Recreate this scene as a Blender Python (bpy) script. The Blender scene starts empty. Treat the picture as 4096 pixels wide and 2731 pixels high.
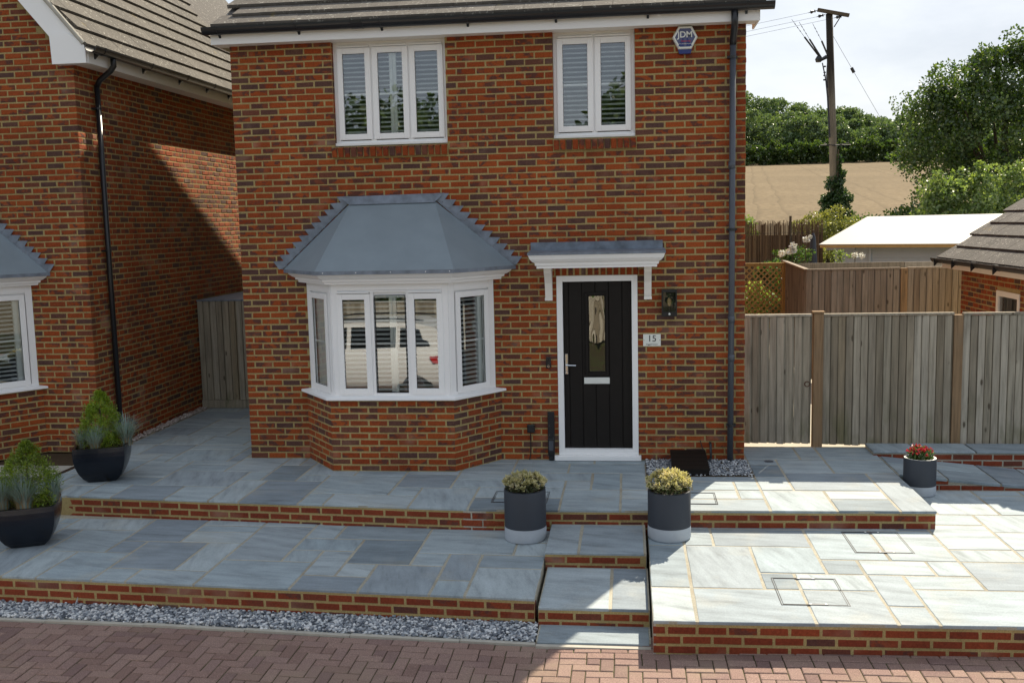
import bpy, math, random
import numpy as np
from mathutils import Matrix, Vector
random.seed(7); np.random.seed(7)
R = math.radians
scn = bpy.context.scene
col = scn.collection

# ------------------------------------------------------------------ camera
CAM = Vector((4.6466, -11.571, 2.8039))
pitch, yaw, roll = 0.118266, -0.118847, -0.022696
fw = Vector((math.sin(yaw)*math.cos(pitch), math.cos(yaw)*math.cos(pitch), -math.sin(pitch)))
rt = Vector((math.cos(yaw), -math.sin(yaw), 0)); upv = rt.cross(fw)
rt2 = math.cos(roll)*rt + math.sin(roll)*upv; up2 = -math.sin(roll)*rt + math.cos(roll)*upv
cd = bpy.data.cameras.new('camera'); cam = bpy.data.objects.new('camera', cd); col.objects.link(cam)
cd.sensor_width = 36; cd.lens = 3985.19/4096*36; cd.clip_start = 0.1; cd.clip_end = 3000
M = Matrix((rt2, up2, -fw)).transposed().to_4x4(); M.translation = CAM
cam.matrix_world = M
scn.camera = cam

# ------------------------------------------------------------------ sky, sun, exposure
SUN_TO = Vector((0.394, 0.919, 0.885)).normalized()          # towards the sun
elev = math.asin(SUN_TO.z)
w = bpy.data.worlds.new('World'); scn.world = w; w.use_nodes = True
nt = w.node_tree; nt.nodes.clear()
def wn(t, **k):
    n = nt.nodes.new(t)
    for a, b in k.items(): setattr(n, a, b)
    return n
sky = wn('ShaderNodeTexSky', sky_type='NISHITA', sun_disc=False)
sky.sun_elevation = elev; sky.sun_rotation = math.atan2(SUN_TO.x, SUN_TO.y); sky.altitude = 50; sky.dust_density = 2.0
tc = wn('ShaderNodeTexCoord'); mp = wn('ShaderNodeMapping'); mp.inputs['Scale'].default_value = (1, 1, 2.6)
nz = wn('ShaderNodeTexNoise'); nz.inputs['Scale'].default_value = 2.6; nz.inputs['Detail'].default_value = 8; nz.inputs['Roughness'].default_value = .55
cr = wn('ShaderNodeValToRGB'); cr.color_ramp.elements[0].position = .36; cr.color_ramp.elements[0].color = (.66, .66, .66, 1); cr.color_ramp.elements[1].position = .66; cr.color_ramp.elements[1].color = (.96, .96, .96, 1)
mx = wn('ShaderNodeMix', data_type='RGBA'); mx.inputs[7].default_value = (6.7, 7.3, 8.0, 1)
nz2 = wn('ShaderNodeTexNoise'); nz2.inputs['Scale'].default_value = 3.4; nz2.inputs['Detail'].default_value = 9; nz2.inputs['Roughness'].default_value = .6
cr2 = wn('ShaderNodeValToRGB'); cr2.color_ramp.elements[0].position = .38; cr2.color_ramp.elements[0].color = (.52, .57, .64, 1); cr2.color_ramp.elements[1].position = .62; cr2.color_ramp.elements[1].color = (.66, .70, .75, 1)
sc2 = wn('ShaderNodeVectorMath', operation='SCALE'); sc2.inputs['Scale'].default_value = 10.0
bg = wn('ShaderNodeBackground'); bg.inputs['Strength'].default_value = 0.06
out = wn('ShaderNodeOutputWorld')
L = nt.links.new
L(tc.outputs['Generated'], mp.inputs[0]); L(mp.outputs[0], nz.inputs['Vector']); L(nz.outputs['Fac'], cr.inputs[0])
L(mp.outputs[0], nz2.inputs['Vector']); L(nz2.outputs['Fac'], cr2.inputs[0]); L(cr2.outputs[0], sc2.inputs[0]); L(sc2.outputs[0], mx.inputs[7])
L(cr.outputs[0], mx.inputs[0]); L(sky.outputs[0], mx.inputs[6]); L(mx.outputs[2], bg.inputs[0]); L(bg.outputs[0], out.inputs[0])
sd = bpy.data.lights.new('sun', 'SUN'); sun = bpy.data.objects.new('sun', sd); col.objects.link(sun)
sd.energy = 4.2; sd.angle = R(0.55); sd.color = (1, .885, .70)
sun.rotation_euler = (-SUN_TO).to_track_quat('-Z', 'Y').to_euler(); sun.location = (20, 30, 40)
vs = scn.view_settings; vs.view_transform = 'Standard'; vs.look = 'None'; vs.gamma = 1; vs.use_curve_mapping = False; vs.exposure = 1.15
scn.render.engine = 'CYCLES'
try:
    scn.cycles.max_bounces = 8; scn.cycles.transparent_max_bounces = 16; scn.cycles.diffuse_bounces = 4
except Exception: pass

# ------------------------------------------------------------------ materials
def mat(name, rough=.8, spec=.3, metal=0):
    m = bpy.data.materials.new(name); m.use_nodes = True
    n = m.node_tree.nodes; b = n['Principled BSDF']; b.inputs['Roughness'].default_value = rough
    b.inputs['Specular IOR Level'].default_value = spec; b.inputs['Metallic'].default_value = metal
    return m, m.node_tree, b
def N(t, typ, **k):
    n = t.nodes.new(typ)
    for a, b in k.items():
        if hasattr(n, a) and not isinstance(b, tuple) or a in ('operation', 'blend_type', 'data_type'): setattr(n, a, b)
    return n
def val(t, op, a, b=None, c=None):
    n = t.nodes.new('ShaderNodeMath'); n.operation = op
    for i, v in enumerate((a, b, c)):
        if v is None: continue
        if isinstance(v, (int, float)): n.inputs[i].default_value = v
        else: t.links.new(v, n.inputs[i])
    return n.outputs[0]
def mixc(t, f, a, b, mode='MIX'):
    n = t.nodes.new('ShaderNodeMix'); n.data_type = 'RGBA'; n.blend_type = mode
    for i, v in ((0, f), (6, a), (7, b)):
        if isinstance(v, (int, float)): n.inputs[i].default_value = v
        elif isinstance(v, tuple): n.inputs[i].default_value = v if len(v) == 4 else v+(1,)
        else: t.links.new(v, n.inputs[i])
    return n.outputs[2]
def ramp(t, f, stops, interp='LINEAR'):
    n = t.nodes.new('ShaderNodeValToRGB'); e = n.color_ramp.elements; n.color_ramp.interpolation = interp
    while len(e) < len(stops): e.new(.5)
    for i, (p, c) in enumerate(stops):
        e[i].position = p; e[i].color = (c, c, c, 1) if isinstance(c, (int, float)) else tuple(c)+(1,)
    t.links.new(f, n.inputs[0]); return n.outputs[0]
def pos(t, scale=(1, 1, 1), rnd=None, off=40.0):
    g = t.nodes.new('ShaderNodeNewGeometry'); m = t.nodes.new('ShaderNodeMapping'); m.inputs['Scale'].default_value = scale
    t.links.new(g.outputs['Position'], m.inputs[0])
    if rnd is not None:
        c = t.nodes.new('ShaderNodeCombineXYZ'); v = val(t, 'MULTIPLY', rnd, off)
        for i in range(3): t.links.new(v, c.inputs[i])
        t.links.new(c.outputs[0], m.inputs['Location'])
    return m.outputs[0]
def noise(t, vec, scale, detail=3, rough=.55):
    n = t.nodes.new('ShaderNodeTexNoise'); n.inputs['Scale'].default_value = scale; n.inputs['Detail'].default_value = detail; n.inputs['Roughness'].default_value = rough
    t.links.new(vec, n.inputs['Vector']); return n.outputs['Fac']
def rndv(t):
    o = t.nodes.new('ShaderNodeObjectInfo'); a = t.nodes.new('ShaderNodeAttribute'); a.attribute_name = 'rnd'
    return val(t, 'FRACT', val(t, 'ADD', o.outputs['Random'], a.outputs['Fac']))
def r2(t, r, k): return val(t, 'FRACT', val(t, 'MULTIPLY', r, k))
def bump(t, b, h, dist=.002, s=.6):
    n = t.nodes.new('ShaderNodeBump'); n.inputs['Distance'].default_value = dist; n.inputs['Strength'].default_value = s
    t.links.new(h, n.inputs['Height']); t.links.new(n.outputs[0], b.inputs['Normal'])
MAT = {}
def simple(key, color, rough=.6, spec=.3, metal=0, var=.12, scale=6, bmp=0):
    m, t, b = mat(key, rough, spec, metal)
    p = pos(t); f = noise(t, p, scale, 4)
    c = mixc(t, f, tuple(max(0, x*(1-var)) for x in color), tuple(min(1, x*(1+var)) for x in color))
    t.links.new(c, b.inputs['Base Color'])
    if bmp: bump(t, b, noise(t, p, 120, 3), bmp)
    MAT[key] = m; return m
def brick_mat(key, wall=False):
    m, t, b = mat(key, .88, .25)
    r = rndv(t); p = pos(t); rb = r2(t, r, 7.31); rc = r2(t, r, 13.7)
    base = ramp(t, r, [(0, (.275, .053, .013)), (.18, (.325, .072, .017)), (.36, (.23, .041, .011)), (.5, (.295, .060, .015)), (.66, (.25, .053, .016)), (.8, (.205, .050, .020)), (.86, (.115, .054, .040)), (.95, (.092, .048, .040)), (1, (.145, .055, .034))])
    if wall: base = ramp(t, r, [(0, (.20, .040, .017)), (.3, (.235, .050, .020)), (.6, (.18, .036, .017)), (.88, (.215, .046, .02)), (.94, (.10, .04, .03)), (1, (.15, .042, .024))])
    pv = pos(t, (8, 8, 11), r)
    patch = ramp(t, noise(t, pv, 1.0, 3, .6), [(.49, 0), (.57, 1)])
    use = ramp(t, rb, [(.82, 0), (.86, .8)] if wall else [(.36, 0), (.42, 1)])
    c = mixc(t, val(t, 'MULTIPLY', val(t, 'MULTIPLY', patch, use), .85), base, (.085, .040, .033))
    c = mixc(t, ramp(t, noise(t, p, 60, 4, .7), [(.3, .55), (.7, 0)]), c, (.12, .035, .02), 'MULTIPLY') if False else mixc(t, 1.0, c, ramp(t, noise(t, p, 55, 5, .7), [(.25, .62), (.75, 1.3)]), 'MULTIPLY')
    c = mixc(t, 1.0, c, ramp(t, noise(t, pos(t, (1, 1, .6)), .9, 5, .65), [(.3, .78), (.5, 1.0), (.7, 1.14)]), 'MULTIPLY')
    # faint lime bloom on some bricks
    bl = val(t, 'MULTIPLY', ramp(t, noise(t, p, 2.3, 3), [(.56, 0), (.72, .4)]), ramp(t, rc, [(.4, 0), (.6, 1)]))
    c = mixc(t, bl, c, (.36, .26, .19))
    t.links.new(c, b.inputs['Base Color'])
    bump(t, b, noise(t, p, 140, 4, .7), .003, .7)
    MAT[key] = m; return m
def mortar_mat(key, c1, c2):
    m, t, b = mat(key, .95, .1); p = pos(t)
    c = mixc(t, noise(t, p, 5, 4), c1, c2); c = mixc(t, 1.0, c, ramp(t, noise(t, p, 90, 3), [(.3, .75), (.7, 1.15)]), 'MULTIPLY')
    c = mixc(t, 1.0, c, ramp(t, noise(t, pos(t, (1, 1, .6)), .9, 5, .65), [(.3, .72), (.5, 1.0), (.7, 1.15)]), 'MULTIPLY'); c = mixc(t, ramp(t, noise(t, p, 2.1, 5), [(.55, 0), (.75, .5)]), c, (.2, .14, .075))
    t.links.new(c, b.inputs['Base Color']); bump(t, b, noise(t, p, 200, 3), .003)
    MAT[key] = m
def slab_mat(key):
    m, t, b = mat(key, .78, .35)
    r = rndv(t); ra = r2(t, r, 5.77)
    g = t.nodes.new('ShaderNodeNewGeometry'); vr = t.nodes.new('ShaderNodeVectorRotate'); vr.rotation_type = 'Z_AXIS'
    t.links.new(g.outputs['Position'], vr.inputs['Vector']); t.links.new(val(t, 'ADD', val(t, 'MULTIPLY', ra, .5), val(t, 'MULTIPLY', val(t, 'GREATER_THAN', ra, .72), .9)), vr.inputs['Angle'])
    mp_ = t.nodes.new('ShaderNodeMapping'); mp_.inputs['Scale'].default_value = (1.1, 5.5, 3); t.links.new(vr.outputs[0], mp_.inputs[0])
    cc = t.nodes.new('ShaderNodeCombineXYZ'); t.links.new(val(t, 'MULTIPLY', r, 60), cc.inputs[0]); t.links.new(val(t, 'MULTIPLY', ra, 35), cc.inputs[1]); t.links.new(cc.outputs[0], mp_.inputs['Location'])
    base = ramp(t, r, [(0, (.165, .205, .235)), (.10, (.31, .365, .395)), (.3, (.265, .325, .36)), (.45, (.36, .41, .43)), (.6, (.295, .355, .385)), (.75, (.335, .385, .41)), (.9, (.205, .245, .28)), (1, (.32, .375, .405))])
    st = noise(t, mp_.outputs[0], 1.6, 7, .62)
    c = mixc(t, 1.0, base, ramp(t, st, [(.28, .64), (.44, .92), (.58, 1.06), (.75, 1.2)]), 'MULTIPLY')
    p = pos(t)
    dk = val(t, 'MULTIPLY', ramp(t, noise(t, mp_.outputs[0], 2.7, 5, .6), [(.60, 0), (.74, .45)]), ramp(t, ra, [(.35, 0), (.8, 1)]))
    c = mixc(t, dk, c, (.12, .14, .16))
    c = mixc(t, 1.0, c, ramp(t, noise(t, pos(t, (1, 1, 1), r, 30), 3.2, 6, .7), [(.3, .86), (.48, .98), (.62, 1.03), (.75, 1.08)]), 'MULTIPLY')
    fl = ramp(t, noise(t, pos(t, (1, 3.5, 1), r, 12), 5, 6, .75), [(.68, 0), (.72, .35)]); c = mixc(t, fl, c, (.15, .165, .18))
    c = mixc(t, ramp(t, noise(t, p, 1.7, 4), [(.56, 0), (.74, .35)]), c, (.40, .38, .31))
    c = mixc(t, 1.0, c, ramp(t, noise(t, p, 70, 4, .7), [(.3, .86), (.7, 1.12)]), 'MULTIPLY')
    t.links.new(c, b.inputs['Base Color'])
    h = val(t, 'ADD', val(t, 'MULTIPLY', st, 1.0), val(t, 'MULTIPLY', noise(t, p, 40, 4), .35))
    bump(t, b, h, .006, .5)
    MAT[key] = m
def wood_mat(key, cols, along=2, wear=(.16, .14, .11)):
    m, t, b = mat(key, .9, .15); r = rndv(t)
    sc = [14, 14, 14]; sc[along] = .7
    pv = pos(t, tuple(sc), r); g = noise(t, pv, 2.2, 6, .65)
    base = ramp(t, r, [(i/(len(cols)-1), c) for i, c in enumerate(cols)])
    c = mixc(t, 1.0, base, ramp(t, g, [(.28, .55), (.5, .98), (.7, 1.22)]), 'MULTIPLY')
    p = pos(t)
    c = mixc(t, ramp(t, noise(t, pos(t, (1.5, 1.5, .8)), 2.0, 4), [(.55, 0), (.75, .5)]), c, wear)
    sx = t.nodes.new('ShaderNodeSeparateXYZ'); gg_ = t.nodes.new('ShaderNodeNewGeometry'); t.links.new(gg_.outputs['Position'], sx.inputs[0])
    alg = val(t, 'MULTIPLY', ramp(t, noise(t, pos(t, (2.5, 2.5, .9)), 2.0, 4), [(.5, 0), (.66, .6)]), ramp(t, sx.outputs['Z'], [(.05, 1), (.7, 0)])); c = mixc(t, alg, c, (.10, .11, .035))
    kn = t.nodes.new('ShaderNodeTexVoronoi'); kn.inputs['Scale'].default_value = 1.0
    t.links.new(pos(t, (7, 7, 2.6) if along == 2 else (2.6, 7, 7), r), kn.inputs['Vector'])
    c = mixc(t, ramp(t, kn.outputs['Distance'], [(.07, .85), (.13, 0)]), c, (.06, .045, .03))
    t.links.new(c, b.inputs['Base Color']); bump(t, b, g, .004, .6); MAT[key] = m
def leaf_mat(key, c1, c2, c3, trans=.45, attr=True):
    m = bpy.data.materials.new(key); m.use_nodes = True; t = m.node_tree; t.nodes.remove(t.nodes['Principled BSDF']); o = t.nodes['Material Output']
    r = rndv(t); p = pos(t)
    c = ramp(t, r, [(0, c1), (.55, c2), (1, c3)])
    c = mixc(t, 1.0, c, ramp(t, noise(t, p, 1.2, 3), [(.3, .75), (.7, 1.2)]), 'MULTIPLY')
    d = t.nodes.new('ShaderNodeBsdfDiffuse'); tr = t.nodes.new('ShaderNodeBsdfTranslucent'); gl = t.nodes.new('ShaderNodeBsdfGlossy'); gl.inputs['Roughness'].default_value = .42
    a = t.nodes.new('ShaderNodeMixShader'); a.inputs[0].default_value = trans; b = t.nodes.new('ShaderNodeMixShader'); b.inputs[0].default_value = .05
    ct = mixc(t, 1.0, c, (1.25, 1.2, .55), 'MULTIPLY')
    t.links.new(c, d.inputs[0]); t.links.new(ct, tr.inputs[0]); gl.inputs[0].default_value = (1, 1, 1, 1)
    t.links.new(d.outputs[0], a.inputs[1]); t.links.new(tr.outputs[0], a.inputs[2]); t.links.new(a.outputs[0], b.inputs[1]); t.links.new(gl.outputs[0], b.inputs[2]); t.links.new(b.outputs[0], o.inputs[0])
    MAT[key] = m
def glass_mat(key, refl=.3, tint=(.86, .9, .9), wave=0):
    m = bpy.data.materials.new(key); m.use_nodes = True; t = m.node_tree; t.nodes.remove(t.nodes['Principled BSDF']); o = t.nodes['Material Output']
    gl = t.nodes.new('ShaderNodeBsdfGlossy'); gl.inputs['Roughness'].default_value = 0.0; gl.inputs[0].default_value = (.95, .98, 1, 1)
    tr = t.nodes.new('ShaderNodeBsdfTransparent'); tr.inputs[0].default_value = tint+(1,)
    a = t.nodes.new('ShaderNodeMixShader')
    fr = t.nodes.new('ShaderNodeFresnel'); fr.inputs[0].default_value = 1.5
    t.links.new(val(t, 'ADD', fr.outputs[0], refl), a.inputs[0])
    if wave:
        n = t.nodes.new('ShaderNodeBump'); n.inputs['Distance'].default_value = wave; n.inputs['Strength'].default_value = 1
        t.links.new(noise(t, pos(t, (6, 6, 2.5)), 1.0, 1), n.inputs['Height']); t.links.new(n.outputs[0], gl.inputs['Normal'])
    t.links.new(tr.outputs[0], a.inputs[1]); t.links.new(gl.outputs[0], a.inputs[2]); t.links.new(a.outputs[0], o.inputs[0]); MAT[key] = m
def tile_mat(key, c1, c2):
    m, t, b = mat(key, .9, .2); r = rndv(t); p = pos(t)
    c = mixc(t, noise(t, p, 9, 5, .7), c1, c2); c = mixc(t, 1.0, c, ramp(t, r, [(0, .82), (1, 1.15)]), 'MULTIPLY')
    li = ramp(t, noise(t, p, 26, 3, .65), [(.60, 0), (.66, .8)]); li = val(t, 'MULTIPLY', li, ramp(t, noise(t, p, 3, 2), [(.35, .25), (.6, 1)]))
    c = mixc(t, li, c, (.46, .45, .40))
    c = mixc(t, ramp(t, noise(t, p, 4.1, 3), [(.68, 0), (.76, .7)]), c, (.2, .15, .05))
    t.links.new(c, b.inputs['Base Color']); bump(t, b, noise(t, p, 60, 4, .7), .006); MAT[key] = m

brick_mat('brick'); brick_mat('wallbrick', True); mortar_mat('mortar', (.41, .32, .15), (.32, .24, .105)); mortar_mat('joint', (.42, .40, .33), (.34, .315, .25))
slab_mat('slab')
simple('white', (.86, .86, .86), .35, .45, var=.02, scale=3)
simple('cream', (.80, .77, .72), .5, .4, var=.04)
simple('lead', (.16, .19, .235), .5, .45, var=.75, scale=9)
simple('roofgrey', (.20, .245, .28), .5, .4, var=.16, scale=3.5)
simple('blackplastic', (.012, .013, .016), .35, .5, var=.2)
simple('pipegrey', (.062, .07, .088), .4, .5, var=.15)
simple('doorblack', (.012, .010, .009), .5, .22, var=.25, scale=12)
simple('chrome', (.75, .75, .76), .18, .5, metal=1, var=.02)
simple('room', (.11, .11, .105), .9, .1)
simple('shutter', (.85, .86, .83), .5, .35, var=.03)
simple('concrete', (.40, .38, .33), .9, .2, var=.18, scale=12, bmp=.002)
simple('soil', (.07, .05, .032), .95, .1, var=.4, scale=30)
simple('potblack', (.006, .009, .016), .22, .45, var=.35, scale=16, bmp=.003)
simple('potgrey', (.034, .041, .054), .6, .4, var=.06)
simple('potbase', (.42, .46, .51), .7, .35, var=.08, scale=18)
simple('ground', (.17, .14, .09), .95, .1, var=.3, scale=2)
simple('garden', (.42, .39, .33), .95, .1, var=.2, scale=5)
simple('bluegrey', (.45, .51, .55), .7, .3, var=.04)
simple('whiteroof', (.20, .20, .20), .6, .3, var=.10, scale=2.5)
simple('woodfloor', (.05, .085, .03), .95, .05, var=.4, scale=.3)
simple('stonebed', (.10, .12, .15), .95, .1, var=.5, scale=60)
simple('timber', (.46, .30, .12), .8, .2, var=.2, scale=9)
simple('bark', (.09, .07, .05), .95, .1, var=.4, scale=14)
simple('blue', (.01, .025, .16), .3, .5, var=.1)
simple('alarmface', (.085, .095, .19), .4, .4, var=.06)
simple('signwhite', (.72, .74, .70), .4, .4, var=.03)
simple('ink', (.02, .02, .025), .6, .2)
simple('wire', (.03, .03, .035), .6, .3)
simple('bulb', (.75, .5, .25), .2, .5)
simple('red', (.5, .012, .012), .25, .5)
simple('carpaint', (.8, .8, .8), .2, .5, var=.01)
simple('carglass', (.008, .01, .012), .05, .7)
simple('tyre', (.015, .015, .015), .8, .2)
simple('rust', (.10, .045, .025), .7, .3, var=.4, scale=20)
simple('deckblack', (.009, .007, .006), .6, .2, var=.4, scale=20)
glass_mat('glass', .13); glass_mat('lampglass', .04); glass_mat('doorglass', .2, (.5, .5, .5), wave=.0025)
tile_mat('tile', (.085, .075, .066), (.15, .135, .12)); tile_mat('tilelight', (.066, .06, .052), (.108, .098, .085)); tile_mat('tiledark', (.058, .053, .05), (.10, .092, .086))
wood_mat('fencewood', [(.30, .265, .205), (.40, .36, .29), (.22, .185, .135), (.36, .325, .265), (.44, .40, .33), (.275, .225, .155)])
wood_mat('fencebrown', [(.25, .205, .16), (.31, .26, .21), (.21, .165, .125), (.29, .245, .20)])
wood_mat('postwood', [(.28, .185, .105), (.24, .16, .095)])
wood_mat('trelliswood', [(.42, .27, .10), (.36, .22, .085)])
wood_mat('polewood', [(.17, .14, .105), (.21, .175, .13)])
t = MAT['polewood'].node_tree; bs = t.nodes['Principled BSDF']; src = bs.inputs['Base Color'].links[0].from_socket; sx = t.nodes.new('ShaderNodeSeparateXYZ'); t.links.new(pos(t), sx.inputs[0])
t.links.new(mixc(t, ramp(t, val(t, 'ADD', val(t, 'MULTIPLY', sx.outputs['Z'], .1), val(t, 'MULTIPLY', noise(t, pos(t, (8, 8, .6)), 1.5, 4), .25)), [(.78, 0), (.92, .92)]), src, (.018, .014, .011)), bs.inputs['Base Color'])
wood_mat('reed', [(.06, .038, .024), (.17, .11, .065), (.10, .063, .04), (.24, .165, .095), (.08, .05, .033)])
def paver_mat():
    m, t, b = mat('paver', .92, .2); r = rndv(t); p = pos(t)
    c = ramp(t, r, [(0, (.205, .132, .112)), (.3, (.25, .165, .14)), (.6, (.275, .187, .158)), (.85, (.23, .152, .135)), (1, (.17, .11, .10))])
    c = mixc(t, 1.0, c, ramp(t, noise(t, p, 120, 3, .8), [(.3, .6), (.55, 1.0), (.72, 1.75)]), 'MULTIPLY')
    c = mixc(t, ramp(t, noise(t, p, 1.4, 5, .65), [(.52, 0), (.72, .55)]), c, (.27, .21, .15))
    t.links.new(c, b.inputs['Base Color']); bump(t, b, noise(t, p, 160, 3, .7), .003); MAT['paver'] = m
    m, t, b = mat('paverjoint', .95, .1); p = pos(t)
    c = mixc(t, ramp(t, noise(t, p, 6, 4), [(.4, 0), (.6, 1)]), (.05, .036, .024), (.05, .06, .02)); t.links.new(c, b.inputs['Base Color']); MAT['paverjoint'] = m
    m, t, b = mat('stone', .75, .3); r = rndv(t)
    c = ramp(t, r, [(0, (.06, .07, .09)), (.3, (.20, .225, .26)), (.6, (.42, .45, .48)), (.85, (.68, .69, .69)), (1, (.2, .2, .22))]); t.links.new(c, b.inputs['Base Color']); MAT['stone'] = m
    m, t, b = mat('pinkstone', .75, .3); r = rndv(t)
    c = ramp(t, r, [(0, (.28, .22, .20)), (.5, (.42, .36, .33)), (1, (.5, .46, .44))]); t.links.new(c, b.inputs['Base Color']); MAT['pinkstone'] = m
    m, t, b = mat('field', .95, .05); p = pos(t, (1, .12, 1))
    c = mixc(t, noise(t, p, 1.1, 6, .7), (.14, .105, .062), (.195, .15, .093)); c = mixc(t, 1.0, c, ramp(t, noise(t, pos(t), .05, 3), [(.3, .85), (.7, 1.1)]), 'MULTIPLY')
    sx = t.nodes.new('ShaderNodeSeparateXYZ'); t.links.new(pos(t), sx.inputs[0]); u_ = val(t, 'ADD', val(t, 'SUBTRACT', sx.outputs['X'], val(t, 'MULTIPLY', sx.outputs['Y'], .115)), val(t, 'MULTIPLY', noise(t, pos(t, (.3, .06, 1)), 1, 2), 1.2)); tl_ = val(t, 'FRACT', val(t, 'DIVIDE', u_, 9.0)); tl2 = val(t, 'FRACT', val(t, 'DIVIDE', val(t, 'ADD', u_, 1.9), 9.0))
    c = mixc(t, 1.0, c, ramp(t, noise(t, pos(t, (1, .35, 1)), 2.6, 6, .75), [(.3, .72), (.7, 1.25)]), 'MULTIPLY')
    c = mixc(t, val(t, 'ADD', ramp(t, tl_, [(.0, .55), (.05, 0)]), ramp(t, tl2, [(.0, .55), (.05, 0)])), c, (.10, .075, .045)); t.links.new(c, b.inputs['Base Color']); MAT['field'] = m
paver_mat()
leaf_mat('leaf_dark', (.028, .065, .012), (.055, .105, .018), (.12, .18, .03))
leaf_mat('leaf_mid', (.04, .09, .02), (.07, .14, .03), (.12, .20, .045))
leaf_mat('leaf_light', (.10, .17, .045), (.17, .25, .07), (.27, .34, .12))
leaf_mat('leaf_yellow', (.13, .15, .03), (.21, .23, .055), (.28, .29, .09))
leaf_mat('leaf_wood', (.07, .125, .05), (.11, .175, .065), (.165, .235, .095), .35)
leaf_mat('conifer', (.10, .18, .008), (.19, .29, .012), (.30, .39, .025), .3)
leaf_mat('fescue', (.17, .25, .25), (.25, .34, .33), (.33, .40, .36), .25)
leaf_mat('straw', (.30, .20, .085), (.38, .27, .13), (.26, .17, .08), .25)
leaf_mat('hebe_margin', (.60, .56, .27), (.70, .66, .36), (.72, .62, .42), .25)
leaf_mat('hebe_green', (.055, .085, .03), (.085, .12, .04), (.14, .085, .06), .25)
leaf_mat('flower_red', (.42, .01, .03), (.55, .02, .05), (.5, .06, .12), .3)
leaf_mat('flower_white', (.78, .77, .74), (.82, .81, .79), (.82, .82, .8), .06)
leaf_mat('ivy', (.02, .055, .012), (.035, .085, .018), (.06, .125, .03))

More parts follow.
